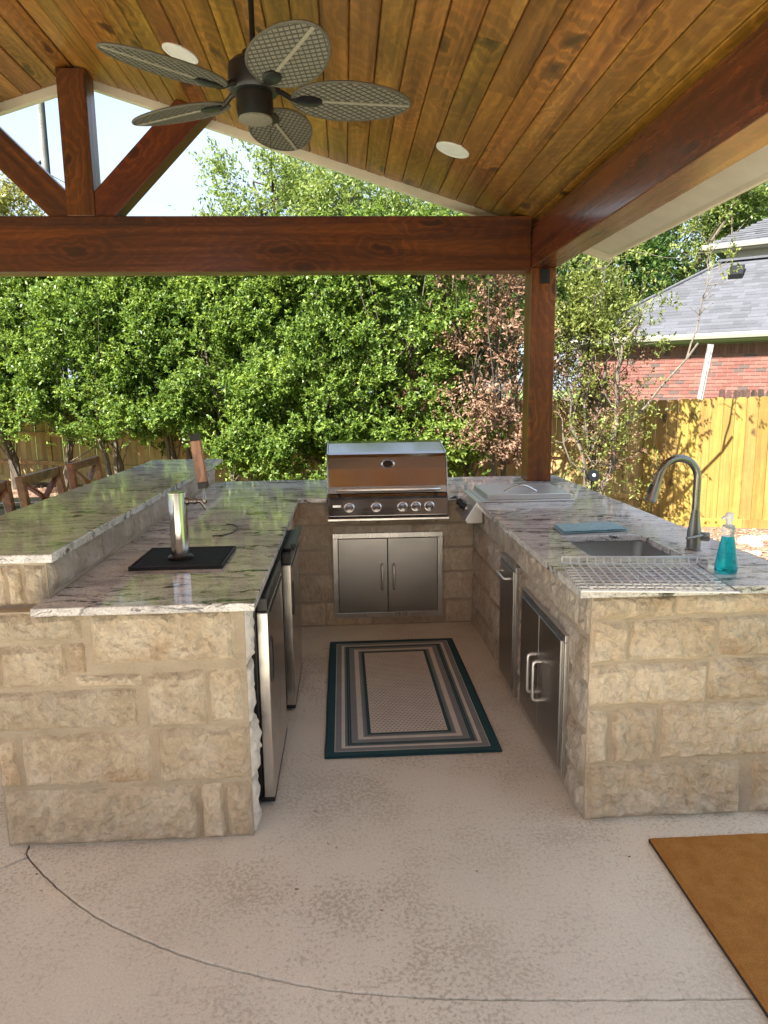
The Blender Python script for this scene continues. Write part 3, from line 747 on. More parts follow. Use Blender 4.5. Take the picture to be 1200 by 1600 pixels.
# ================================================================== APPLIANCES
def grill():
    o = thing('gas_grill', (.27, 4.98, .80), 'built-in stainless steel gas grill with closed lid and five knobs', 'grill')
    X0, X1 = -.126, .668
    # fire box below the lid
    MB().box(X0+.012, X1-.012, 4.70, 5.34, .792, .955).build('body', MAT['steel_x'], o, bevel=.004)
    # lid: profile in y,z
    prof = [(4.655,.958),(4.662,1.00),(4.70,1.115),(4.735,1.185),(4.755,1.205),(4.79,1.218),(5.00,1.262),(5.16,1.268),(5.22,1.24),(5.27,1.12),(5.28,.958)]
    lid = MB().prism(prof, X0+.004, X1-.004, 'x').build('lid', MAT['steel_mirror'], o, bevel=.003)
    for xa, xb in ((X0-.004, X0+.0035), (X1-.0035, X1+.004)):
        p2 = [(y + (-.006 if y < 4.9 else .006), z + (.006 if z > 1.0 else 0)) for y, z in prof]
        MB().prism(p2, xa, xb, 'x').build('lid_end_cap', MAT['steel_z'], lid, bevel=.002)
    MB().prism([(4.6495,.958),(4.6545,.9995),(4.6615,.9995),(4.6545,.958)], X0+.005, X1-.005, 'x').build('lid_lower_band', MAT['steel_x'], lid)
    # gauge on the sloping lid face
    n = Vector((0,-.945,.315)); gc = Vector((.275, 4.717, 1.14)) + n*.008
    M = n.to_track_quat('Z', 'Y').to_matrix()
    MB().lathe(gc, [(.046,-.012),(.046,.006),(.041,.010),(.035,.006),(.035,.002)], 32, sx=1.0, sy=.62, M=M).build('gauge', MAT['chrome'], lid, smooth=True)
    MB().lathe(gc + n*.0035, [(.034,0),(.034,.002),(.001,.004)], 28, sx=1.0, sy=.62, M=M).build('gauge_face', MAT['dark_glass'], lid, smooth=True)
    # bowed handle
    pts = []; rad = []
    for i in range(21):
        t = i/20; x = X0+.055 + (X1-X0-.11)*t; b = math.sin(math.pi*t)
        pts.append((x, 4.598 - .03*b**.6, .985 + .006*b)); rad.append(.008 + .0115*b**.5)
    h = MB().tube(pts, rad, 12)
    h.build('lid_handle', MAT['satin'], lid, smooth=True)
    for x in (X0+.075, X1-.075): MB().bar((x,4.657,.985), (x,4.592,.986), .02, .014).build('handle_bracket', MAT['chrome'], lid, bevel=.003)
    # control panel
    MB().prism([(4.612,.800),(4.602,.812),(4.618,.935),(4.632,.952),(4.70,.953),(4.70,.800)], X0, X1, 'x').build('control_panel', MAT['steel_mirror'], o, bevel=.004)
    MB().prism([(4.6125,.9215),(4.6148,.9375),(4.6180,.9375),(4.6160,.9215)], X0+.012, X1-.012, 'x').build('light_strip', MAT['black'], o)
    MB().box(X0-.006, X1+.006, 4.585, 4.73, .781, .7995).build('drip_tray', MAT['steel_x'], o, bevel=.004)
    MB().box(X0+.03, X0+.085, 4.6052, 4.609, .872, .886).build('badge', MAT['steel_z'], o)
    nn = Vector((0,-.992,.129)); M = nn.to_track_quat('Z', 'Y').to_matrix()
    for x in (.012, .19, .363, .452, .540):
        kc = Vector((x, 4.6085, .868))
        k = MB().lathe(kc, [(.036,0),(.036,.004),(.033,.007),(.027,.008)], 28, M=M).build('knob', MAT['chrome'], o, smooth=True)
        MB().lathe(kc + nn*.008, [(.026,0),(.0255,.018),(.022,.024),(.004,.026)], 24, M=M).build('knob_cap', MAT['steel_mirror'], k, smooth=True)
        MB().box(x-.022, x+.022, 4.612, 4.6165, .9225, .936).build('knob_lamp', MAT['black'], o)
grill()

def handle_arc(mb, a, b, out, r=.006, seg=10):
    a, b, out = Vector(a), Vector(b), Vector(out); d = b - a
    pts = [a, a + out*.6, a + out*.93 + d*.03, a + out + d*.09, a + out*1.0 + d*.5, b + out - d*.09, b + out*.93 - d*.03, b + out*.6, b]
    return mb.tube(pts, r, seg)
def access_doors():
    # below the grill, faces -y
    o = thing('access_door', (.272, 4.775, .065), 'double stainless steel access door set in the stone below the grill', 'cabinet door', 'stainless access doors')
    x0, x1, z0, z1, y = -.106, .652, .064, .664, 4.765
    f = MB().box(x0, x1, y-.006, y+.015, z0, z0+.035).box(x0, x1, y-.006, y+.015, z1-.035, z1).box(x0, x0+.035, y-.006, y+.015, z0+.0355, z1-.0355).box(x1-.035, x1, y-.006, y+.015, z0+.0355, z1-.0355)
    f.build('frame', MAT['steel_z'], o, bevel=.002)
    MB().box(x0+.03, x1-.03, y+.004, y+.016, z0+.03, z1-.03).build('recess', MAT['black'], o)
    xm = (x0+x1)/2 - .003
    for a, b, hx in ((x0+.038, xm-.002, xm-.041), (xm+.002, x1-.038, xm+.041)):
        d = MB().box(a, b, y-.012, y+.003, z0+.038, z1-.038).build('door', MAT['steel_door'], o, bevel=.002)
        handle_arc(MB(), (hx, y-.012, .275), (hx, y-.012, .445), (0,-.032,0), .0075).build('handle', MAT['satin'], d, smooth=True)
    # on the right leg, faces -x
    o = thing('access_door', (.852, 2.965, .066), 'double stainless steel access door in the right stone leg below the sink', 'cabinet door', 'stainless access doors')
    xx = .848; a0, a1, z0, z1 = 2.615, 3.315, .062, .672
    f = MB().box(xx-.006, xx+.03, a0, a1, z0, z0+.03).box(xx-.006, xx+.03, a0, a1, z1-.03, z1).box(xx-.006, xx+.03, a0, a0+.03, z0+.0305, z1-.0305).box(xx-.006, xx+.03, a1-.03, a1, z0+.0305, z1-.0305)
    f.build('frame', MAT['steel_z'], o, bevel=.002)
    MB().box(xx+.004, xx+.0255, a0+.025, a1-.025, z0+.025, z1-.025).build('recess', MAT['black'], o)
    am = (a0+a1)/2
    for p, q, hy in ((a0+.033, am-.002, am-.045), (am+.002, a1-.033, am+.045)):
        d = MB().box(xx-.014, xx+.002, p, q, z0+.033, z1-.033).build('door', MAT['steel_door'], o, bevel=.002)
        handle_arc(MB(), (xx-.014, hy, .265), (xx-.014, hy, .445), (-.034,0,0), .008).build('handle', MAT['satin'], d, smooth=True)
    o = thing('trash_drawer', (.852, 3.615, .05), 'tall narrow stainless steel pull-out door in the right stone leg', 'cabinet door')
    a0, a1, z0, z1 = 3.435, 3.80, .045, .735
    f = MB().box(xx-.006, xx+.03, a0, a1, z0, z0+.025).box(xx-.006, xx+.03, a0, a1, z1-.025, z1).box(xx-.006, xx+.03, a0, a0+.025, z0+.0255, z1-.0255).box(xx-.006, xx+.03, a1-.025, a1, z0+.0255, z1-.0255)
    f.build('frame', MAT['steel_z'], o, bevel=.002)
    d = MB().box(xx-.012, xx+.002, a0+.028, a1-.028, z0+.028, z1-.028).build('door', MAT['steel_door'], o, bevel=.002)
    handle_arc(MB(), (xx-.012, 3.53, .655), (xx-.012, 3.705, .655), (-.034,0,0), .006).build('handle', MAT['satin'], d, smooth=True)
access_doors()

def fridges():
    def one(y0, y1, x, top, label, tallblack):
        o = thing('refrigerator', (x-.3, (y0+y1)/2, 0), label, 'refrigerator', 'undercounter refrigerators')
        MB().box(x-.60, x-.046, y0+.01, y1-.01, .02, top).build('cabinet', MAT['black'], o, bevel=.006)
        d = MB().box(x-.044, x, y0, y1, .035, top-.062).build('door', MAT['fridge'], o, bevel=.005)
        MB().box(x-.045, x+.001, y0-.001, y1+.001, top-.0615, top).build('door_top_trim', MAT['black'], o, bevel=.008)
        MB().box(x-.06, x+.0, y0+.004, y1-.004, .014, .0345).build('kick_plate', MAT['black'], o, bevel=.003)
        MB().box(x+.0005, x+.004, y0+.035, y1-.035, top-.082, top-.068).build('gasket_line', MAT['black'], d)
        MB().prism([(x-.002,.50),(x+.006,.505),(x+.008,.52),(x+.008,.66),(x+.002,.68),(x-.002,.68)], y0+.045, y0+.085, 'y').build('door_dark_strip', MAT['black_metal'], d, bevel=.002)  # upright black strip on the door front by its near edge
        for yy in (y0+.05, y1-.05): MB().lathe((x-.08, yy, 0), [(.016,.0005),(.016,.013)], 10).build('foot', MAT['black'], o)
        return o
    one(2.615, 3.225, -.312, .862, 'nearer stainless undercounter refrigerator in the left stone leg', True)
    o2 = one(3.455, 4.06, -.288, .838, 'farther stainless undercounter refrigerator in the left stone leg', False)
    # black bar handle on top of the farther one
    hb = MB().box(-.332, -.268, 3.50, 3.99, .8385, .853).box(-.290, -.262, 3.50, 3.99, .853, .872)
    hb.build('bar_handle', MAT['black'], o2, bevel=.006)
fridges()

def burner():
    o = thing('side_burner', (1.16, 4.64, .89), 'stainless side burner with closed flat lid beside the grill corner', 'side burner')
    MB().box(.862, 1.428, 4.39, 4.895, .8895, .9195).build('tray', MAT['steel_lid'], o)
    MB().box(.852, 1.440, 4.372, 4.912, .9205, .932).build('rim', MAT['steel_lid'], o, bevel=.003)
    lid = MB().prism([(.885,.9325),(1.432,.9325),(1.428,.962),(1.420,.967),(.895,.967),(.888,.962)], 4.40, 4.885, 'y').build('lid', MAT['steel_lid'], o, bevel=.004)
    pts = [(1.02 + .21*t, 4.52, .966 + .042*math.sin(math.pi*t)) for t in [i/14 for i in range(15)]]
    MB().tube(pts, [.009]+[.0075]*13+[.009], 10).build('lid_handle', MAT['chrome'], lid, smooth=True)
    # sloping front panel that overhangs the stone, faces -x
    prof = [(.853,.929),(.815,.926),(.742,.812),(.752,.788),(.853,.788)]
    MB().prism(prof, 4.375, 4.91, 'y').build('control_panel', MAT['steel_lid'], o, bevel=.004)
    n = Vector((-.842,0,.539)); M = n.to_track_quat('Z', 'Y').to_matrix()
    for y in (4.56, 4.70):
        kc = Vector((.776, y, .865)) + n*.001
        k = MB().lathe(kc, [(.034,0),(.034,.006),(.026,.009)], 24, M=M).build('knob', MAT['chrome'], o, smooth=True)
        MB().lathe(kc + n*.009, [(.025,0),(.024,.022),(.020,.028),(.003,.030)], 20, M=M).build('knob_cap', MAT['black'], k, smooth=True)
burner()

# ================================================================== SINK, FAUCET AND COUNTER THINGS
def sink():
    o = thing('sink', (1.23, 3.095, .70), 'undermount stainless sink sunk into the right counter', 'sink')
    x0, x1, y0, y1, zt, zb, r = 1.030, 1.430, 2.870, 3.320, .8885, .705, .045
    def ring(d, z, rr):
        P = []
        for cx, cy, a0 in ((x1-d-rr, y1-d-rr, 0), (x0+d+rr, y1-d-rr, 90), (x0+d+rr, y0+d+rr, 180), (x1-d-rr, y0+d+rr, 270)):
            for k in range(6):
                a = math.radians(a0 + 18*k); P.append((cx + rr*math.cos(a), cy + rr*math.sin(a), z))
        return P
    rings = [ring(-.02, zt, r), ring(.0, zt-.001, r), ring(.003, zb+.03, r*.9), ring(.02, zb+.005, r*.8), ring(.05, zb, r*.7)]
    mb = MB(); n = len(rings[0])
    for R in rings: mb.v += R
    for i in range(len(rings)-1):
        for k in range(n): mb.f.append((i*n+k, i*n+(k+1)%n, (i+1)*n+(k+1)%n, (i+1)*n+k))
    mb.f.append(tuple((len(rings)-1)*n+k for k in range(n)))
    mb.build('basin', MAT['sink'], o, smooth=True)
    MB().lathe((1.23,3.10,0), [(.045,zb+.001),(.045,zb+.004),(.036,zb+.005),(.03,zb+.002)], 24).build('drain', MAT['chrome'], o, smooth=True)
sink()
def faucet():
    x, y = 1.512, 2.965; o = thing('faucet', (x, y, CT), 'brushed nickel gooseneck pull-down faucet behind the sink', 'faucet')
    MB().lathe((x,y,0), [(.034,CT),(.034,CT+.004),(.0295,CT+.008),(.0295,CT+.082),(.026,CT+.10),(.0195,CT+.15),(.0165,CT+.18)], 28).build('base', MAT['nickel'], o, smooth=True)
    R = .096; dirx, diry = -.985, -.17
    pts = [(x,y,CT+.175), (x,y,CT+.24), (x,y,CT+.31)]
    for i in range(1, 17):
        a = math.pi*1.0*i/16*.93; d = R*(1-math.cos(a)); pts.append((x+dirx*d, y+diry*d, CT+.31+R*math.sin(a)))
    d0 = Vector(pts[-1]) - Vector(pts[-2]); d0.normalize()
    MB().tube(pts, .0162, 16).build('spout', MAT['nickel'], o, smooth=True)
    e = Vector(pts[-1]); hp = [e, e+d0*.012, e+d0*.03, e+d0*.075, e+d0*.108, e+d0*.112]
    hd = MB().tube(hp, [.0168,.0172,.018,.0225,.0275,.025], 20).build('spray_head', MAT['nickel'], o, smooth=True)
    side = Vector((dirx, diry, 0)); side = (side - d0*side.dot(d0)).normalized()
    MB().obox(e + d0*.06 + side*.0215, d0*.022, side*.004, d0.cross(side)*.008).build('spray_button', MAT['black'], hd, bevel=.003)
    M = Vector((.92,-.38,.0)).to_track_quat('Z','Y').to_matrix()
    MB().lathe((x,y,CT+.062), [(.017,.0),(.019,.03),(.0205,.058),(.018,.062),(.002,.063)], 20, M=M).build('valve', MAT['nickel'], o, smooth=True)
    MB().tube([(x+.03,y-.02,CT+.068),(x-.02,y-.055,CT+.071),(x-.075,y-.085,CT+.072)], [.008,.0065,.0055], 10).build('lever', MAT['nickel'], o, smooth=True)
faucet()
def rack():
    o = thing('sink_rack', (1.085, 2.485, CT), 'grey wire sink grid lying over the front edge of the right counter', 'rack', rz=-.125)
    hx, hy, z = .262, .196, .018
    def part(name, mb): link(name, mb.mesh(name, smooth=True), MAT['wire'], o)
    part('outer_frame', MB().tube([(-hx,-hy,z),(hx,-hy,z),(hx,hy,z),(-hx,hy,z)], .0042, 8, closed=True))
    for i in range(1, 16):
        x = -hx + 2*hx*i/16
        part('wire', MB().tube([(x,-hy,z),(x,hy-.010,z),(x,hy,z+.003),(x,hy+.002,z+.026)], .0034, 6))
    for j in range(1, 10):
        y = -hy + 2*hy*j/10; part('cross_wire', MB().tube([(-hx,y,z-.0064),(hx,y,z-.0064)], .0034, 6))
    part('top_rail', MB().tube([(-hx,hy+.002,z+.027),(hx,hy+.002,z+.027)], .0036, 6))
    for x in (-hx, hx): part('corner_post', MB().tube([(x,hy,z),(x,hy+.002,z+.027)], .0036, 6))
    for x, y in ((-hx+.05,-hy+.08),(hx-.05,-hy+.14),(-hx+.05,hy-.05),(hx-.05,hy-.05)):
        part('foot', MB().lathe((x,y,0), [(.006,.0005),(.007,.007),(.004,.0092)], 10))
    part('drain_ring', MB().tube([(.03 + .045*math.cos(a), .01 + .045*math.sin(a), z-.0064) for a in [2*math.pi*i/20 for i in range(20)]], .0034, 6, closed=True))
rack()
def towel():
    o = thing('hand_towel', (1.215, 3.50, CT), 'folded teal hand towel lying on the counter behind the sink', 'towel')
    rng = random.Random(4)
    for k, (sx, sy, z) in enumerate(((.168,.10,.0),(.163,.096,.0085))):
        nx, ny = 18, 12; mb = MB()
        for face in (0, 1):
            for j in range(ny+1):
                for i in range(nx+1):
                    u, v = i/nx*2-1, j/ny*2-1
                    wob = noise.noise(Vector((u*2.2+k*9, v*2+face, k*3)))*.0025
                    e = max(abs(u)**6, abs(v)**6)
                    zz = z + (.001+.0028*e if face == 0 else .0085-.0035*e) + wob*(1 if z > 0 or face else .1)
                    mb.v.append((1.218 + u*sx*(1-.03*v) + .006*k + wob, 3.47 + v*sy + .02*u + wob, CT + zz + .001))
            b = face*(nx+1)*(ny+1)
            for j in range(ny):
                for i in range(nx):
                    a = b + j*(nx+1)+i; mb.f.append((a, a+1, a+nx+2, a+nx+1))
        N = (nx+1)*(ny+1)
        edge = [i for i in range(nx+1)] + [j*(nx+1)+nx for j in range(1,ny+1)] + [ny*(nx+1)+i for i in range(nx-1,-1,-1)] + [j*(nx+1) for j in range(ny-1,0,-1)]
        for a, b in zip(edge, edge[1:]+edge[:1]): mb.f.append((a, b, b+N, a+N))
        mb.build('fold', MAT['towel'], o, smooth=True)
towel()
def soap():
    x, y = 1.452, 2.585; o = thing('soap_bottle', (x, y, CT), 'clear pump bottle of teal hand soap at the counter edge', 'soap bottle')
    MB().lathe((x,y,0), [(.036,CT+.001),(.041,CT+.006),(.0415,CT+.022),(.036,CT+.06),(.030,CT+.10),(.025,CT+.128),(.0215,CT+.142)], 32).build('bottle', MAT['soap'], o, smooth=True)
    MB().lathe((x,y,0), [(.0218,CT+.1425),(.0218,CT+.16),(.0245,CT+.161),(.0245,CT+.176),(.021,CT+.184)], 28).build('collar', MAT['clear'], o, smooth=True)
    p = MB().lathe((x,y,0), [(.012,CT+.1845),(.011,CT+.20),(.014,CT+.205),(.0145,CT+.225),(.012,CT+.232)], 20)
    p.build('pump_head', MAT['lamp_trim'], o, smooth=True)
    MB().tube([(x-.005,y,CT+.216),(x-.022,y-.006,CT+.217),(x-.036,y-.01,CT+.212)], [.0065,.006,.004], 10).build('nozzle', MAT['lamp_trim'], o, smooth=True)
soap()
def beer_tower():
    x, y = -.712, 2.99
    o = thing('drip_mat', (-.70, 3.02, CT), 'black ribbed rubber bar mat under the beer tower', 'bar mat')
    x0, x1, y0, y1 = -.890, -.512, 2.838, 3.20
    MB().box(x0, x1, y0, y1, CT+.0005, CT+.006).build('base', MAT['rubber'], o, bevel=.001)
    fr = MB().box(x0, x1, y0, y0+.008, CT+.0062, CT+.017).box(x0, x1, y1-.008, y1, CT+.0062, CT+.017).box(x0, x0+.008, y0+.0081, y1-.0081, CT+.0062, CT+.017).box(x1-.008, x1, y0+.0081, y1-.0081, CT+.0062, CT+.017)
    fr.build('border', MAT['rubber'], o, bevel=.002)
    st = MB(); n = 34; m = 32
    for i in range(n):
        for j in range(m):
            a = x0+.014 + (x1-x0-.028)*(i+.5)/n; b = y0+.014 + (y1-y0-.028)*(j+.5)/m
            st.box(a-.0032, a+.0032, b-.0030, b+.0030, CT+.0061, CT+.0145)
    st.build('nubs', MAT['rubber'], o, kind='stuff')
    o = thing('beer_tower', (x, y, CT), 'polished steel beer tap column with wooden handle standing on the bar mat', 'beer tower')
    z = CT+.0155
    MB().lathe((x,y,0), [(.055,z),(.055,z+.006),(.049,z+.012),(.0385,z+.014)], 36).build('flange', MAT['black_metal'], o, smooth=True)
    MB().lathe((x,y,0), [(.0380,z+.0145),(.0380,z+.272),(.039,z+.273),(.039,z+.281),(.036,z+.284),(.004,z+.285)], 40).build('column', MAT['chrome'], o, smooth=True)
    M = Vector((1,0,0)).to_track_quat('Z','Y').to_matrix(); zf = z+.243
    tp = MB().lathe((x+.036,y,zf), [(.016,0),(.016,.012),(.011,.014),(.011,.03),(.014,.032),(.014,.042),(.009,.046),(.009,.07)], 18, M=M)
    tp.build('shank', MAT['nickel'], o, smooth=True)
    MB().tube([(x+.098,y,zf),(x+.105,y,zf-.01),(x+.122,y,zf-.038)], [.011,.010,.0085], 14).build('tap_spout', MAT['nickel'], o, smooth=True)
    MB().lathe((x+.112,y,0), [(.008,zf-.012),(.012,zf-.004),(.012,zf+.014),(.008,zf+.022),(.006,zf+.045),(.005,zf+.06)], 16).build('tap_collar', MAT['nickel'], o, smooth=True)
    # tilted square wooden handle with dark ends
    a = Vector((x+.112, y, zf+.055)); d = Vector((-.115, 0, 1)).normalized(); s = Vector((1,0,.115)).normalized(); t = d.cross(s)
    def seg(d0, d1, w): return MB().obox(a + d*(d0+d1)/2, s*w, t*w, d*(d1-d0)/2)
    seg(0, .026, .0195).build('handle_foot', MAT['black'], o, bevel=.002)
    seg(.0262, .20, .0195).build('tap_handle', MAT['tap'], o, bevel=.002)
    seg(.2002, .228, .0195).build('handle_cap', MAT['black'], o, bevel=.002)
    o = MB().tube([(-.66 + .085*math.cos(t), 3.66 + .16*math.sin(t), CT+.004) for t in [math.pi*1.05*i/16 - math.pi*.55 for i in range(17)]], .003, 6)
    o.build('drain_hose', MAT['black'], None, smooth=True, label='thin black hose loop lying on the counter behind the beer tower', cat='hose')
beer_tower()

# ================================================================== FLOOR TEXTILES
def rug():
    cx, cy, hx, hy = .273, 3.70, .398, .738
    t = NT('striped_rug', .95); v = t.objc(); sp = t.n('SeparateXYZ', Vector=v)
    ax = t.math('SUBTRACT', hx, t.math('ABSOLUTE', sp.outputs[0])); ay = t.math('SUBTRACT', hy, t.math('ABSOLUTE', sp.outputs[1]))
    d = t.math('MULTIPLY', t.math('MINIMUM', ax, ay), 4.0)
    d = t.math('ADD', d, t.math('MULTIPLY', t.math('SUBTRACT', t.noise(v, 60, 3), .5), .006))
    T, G, Cc, D, G2 = (.022,.085,.10), (.29,.31,.315), (.80,.75,.68), (.03,.08,.092), (.19,.24,.245)
    st = [(0,T),(.16,Cc),(.168,G),(.275,(.12,.12,.12)),(.282,Cc),(.352,G2),(.40,D),(.435,G2),(.445,D),(.475,G),(.60,Cc),(.70,G),(.74,G2),(.785,D),(.85,Cc)]
    c = t.ramp(d, st, 'CONSTANT')
    cells_u = t.math('MULTIPLY', sp.outputs[0], 1/.021); cells_v = t.math('MULTIPLY', sp.outputs[1], 1/.019)
    row = t.math('FLOOR', cells_v); fu = t.math('FRACT', t.math('ADD', cells_u, t.math('MULTIPLY', row, .5))); fv = t.math('FRACT', cells_v)
    dash = t.math('MULTIPLY', t.math('LESS_THAN', fu, .55), t.math('LESS_THAN', fv, .42))
    centre = t.math('GREATER_THAN', d, .86)
    c = t.mix(t.math('MULTIPLY', t.math('MULTIPLY', dash, centre), .7), c, (.20,.195,.185))
    wv = t.math('MULTIPLY', t.math('SINE', t.math('MULTIPLY', sp.outputs[0], 1500)), t.math('SINE', t.math('MULTIPLY', sp.outputs[1], 1100)))
    fib = t.noise(v, 420, 3, .7)
    c = t.mix(.6, c, t.ramp(fib, [(.3, .6), (.7, 1.3)]), 'MULTIPLY')
    c = t.mix(.35, c, t.ramp(t.noise(v, 7, 4), [(.3, .75), (.7, 1.15)]), 'MULTIPLY')
    m = t.fin(c, normal=t.bump(t.math('ADD', t.math('MULTIPLY', wv, .5), fib), .5, .003))
    o = thing('striped_rug', (cx, cy, 0), 'teal bordered rug with cream dashed centre on the kitchen floor', 'rug', rz=.004)
    nx, ny = 40, 70; mb = MB()
    for face in (1, 0):
        for j in range(ny+1):
            for i in range(nx+1):
                x, y = -hx + 2*hx*i/nx, -hy + 2*hy*j/ny
                w = .0022*noise.noise(Vector((x*3, y*3, 1))) + .0016*noise.noise(Vector((x*1.2, y*7, 4)))
                cor = max(0, (abs(x)/hx)**8*(abs(y)/hy)**8)*.004
                wx = .002*noise.noise(Vector((x*4, y*4, 9)))
                mb.v.append((x + wx, y + wx*.8, (.0095 + w + cor) if face else .0012 + cor*.6))
        b = 0 if face else (nx+1)*(ny+1)
        for j in range(ny):
            for i in range(nx):
                a = b + j*(nx+1)+i; mb.f.append((a, a+1, a+nx+2, a+nx+1))
    N = (nx+1)*(ny+1)
    edge = [i for i in range(nx+1)] + [j*(nx+1)+nx for j in range(1,ny+1)] + [ny*(nx+1)+i for i in range(nx-1,-1,-1)] + [j*(nx+1) for j in range(ny-1,0,-1)]
    for a, b in zip(edge, edge[1:]+edge[:1]): mb.f.append((a, b, b+N, a+N))
    link('woven_field', mb.mesh('woven_field', smooth=True), m, o)
    tb = plain('rug_binding', (.010,.045,.06), .95, 0, .4, 300, .5)
    P = [mb.v[i] for i in edge[::2]]
    link('bound_edge', MB().tube([(x, y, .0062) for x, y, z in P], .006, 6, closed=True).mesh('bound_edge', smooth=True), tb, o)
rug()
def doormat():
    o = thing('doormat', (1.6, 1.80, 0), 'plain brown coir doormat at the lower right corner', 'doormat')
    x0, x1, y0, y1 = 1.066, 2.05, 1.05, 2.283
    MB().box(x0, x1, y0, y1, .0012, .012).build('backing', MAT['rubber'], o)
    mb = MB(); nx, ny = 90, 110
    for j in range(ny+1):
        for i in range(nx+1):
            x, y = x0+.001 + (x1-x0-.002)*i/nx, y0+.001 + (y1-y0-.002)*j/ny
            e = min(i, nx-i, j, ny-j)
            z = .0125 if e == 0 else .0215 + .0016*noise.noise(Vector((x*60, y*60, 0))) + .0012*noise.noise(Vector((x*9, y*9, 5)))
            mb.v.append((x, y, z))
    for j in range(ny):
        for i in range(nx):
            a = j*(nx+1)+i; mb.f.append((a, a+1, a+nx+2, a+nx+1))
    mb.build('pile', MAT['coir'], o, smooth=True)
    rng = np.random.default_rng(1); n = 26000
    p = np.c_[rng.uniform(x0, x1, n), rng.uniform(y0, y1, n), np.full(n, .0195)]
    d = rng.normal(0, .55, (n, 3)); d[:,2] = 1; d /= np.linalg.norm(d, axis=1)[:,None]; L = rng.uniform(.004, .0085, n)[:,None]
    s = np.cross(d, rng.normal(0, 1, (n, 3))); s /= np.linalg.norm(s, axis=1)[:,None]; s *= .0006
    V = np.stack([p-s, p+s, p+d*L], 1).reshape(-1, 3) - np.array(o.location)
    me = bpy.data.meshes.new('fibres'); me.from_pydata(V.tolist(), [], np.arange(3*n).reshape(-1, 3).tolist())
    link('fibres', me, MAT['coir'], o, kind='stuff')
doormat()

# ================================================================== BAR CHAIRS
def chairs():
    o = thing('bar_chair', (0,0,0), 'x', 'chair', 'wooden cross-back bar chairs along the raised bar')
    # local: seat faces +x, back plane at x=0, width along y, z up
    W = .27
    for s in (1, -1):
        link('rear_leg', MB().bar((-.06, s*W, 0), (0, s*W, .74), .042, .045, (1,0,0)).bar((0, s*W, .738), (-.045, s*W, 1.165), .042, .048, (1,0,0)).mesh('rear_leg'), MAT['chair'], o, .006)
        link('front_leg', MB().bar((.42, s*W, 0), (.40, s*W, .72), .042, .042, (1,0,0)).mesh('front_leg'), MAT['chair'], o, .006)
        link('side_rail', MB().bar((-.03, s*W*.98, .30), (.40, s*W*.98, .30), .022, .04).bar((.02, s*W*.98, .70), (.38, s*W*.98, .70), .024, .06).mesh('side_rail'), MAT['chair'], o, .004)
    link('seat', MB().box(0, .45, -W-.01, W+.01, .722, .76).mesh('seat'), MAT['chair'], o, .012)
    link('top_rail', MB().bar((-.042, -W+.02, 1.135), (-.042, W-.02, 1.135), .03, .06).mesh('top_rail'), MAT['chair'], o, .008)
    link('lower_rail', MB().bar((-.012, -W+.02, .86), (-.012, W-.02, .86), .026, .05).mesh('lower_rail'), MAT['chair'], o, .006)
    for s in (1, -1):
        link('cross_slat', MB().bar((-.015 - .003*s, -s*(W-.03), .88), (-.036 - .003*s, s*(W-.03), 1.115), .018, .035, (1,0,0)).mesh('cross_slat'), MAT['chair'], o, .004)
    link('foot_rail', MB().bar((.41, -W, .26), (.41, W, .26), .03, .04).bar((-.03, -W, .36), (-.03, W, .36), .024, .04).mesh('foot_rail'), MAT['chair'], o, .004)
    spots = [(-1.83, 4.43, .0, 'brown wooden cross-back bar chair, middle one of those beside the raised bar'),
             (-1.83, 5.17, .02, 'brown wooden cross-back bar chair nearest the far end of the raised bar'),
             (-1.83, 3.70, .0, 'brown wooden bar chair mostly cut off by the left edge of the photo')]
    for i, (x, y, rz, lab) in enumerate(spots):
        c = o if i == 0 else copy_tree(o)
        c.location = (x, y, 0); c.rotation_euler.z = rz; c['label'] = lab
    b = thing('garden_bench', (-4.75, 9.6, -.12), 'low black metal bench on the lawn behind the bar chairs', 'bench', rz=.1)
    link('seat', MB().box(-.75, .75, -.22, .22, .30, .36).mesh('seat'), MAT['black_metal'], b, .01)
    for x in (-.68, .68):
        link('leg', MB().box(x-.03, x+.03, -.2, .2, -.12, .299).mesh('leg'), MAT['black_metal'], b, .006)
    link('apron', MB().box(-.72, .72, -.20, -.18, .16, .2995).mesh('apron'), MAT['black_metal'], b, .004)
chairs()

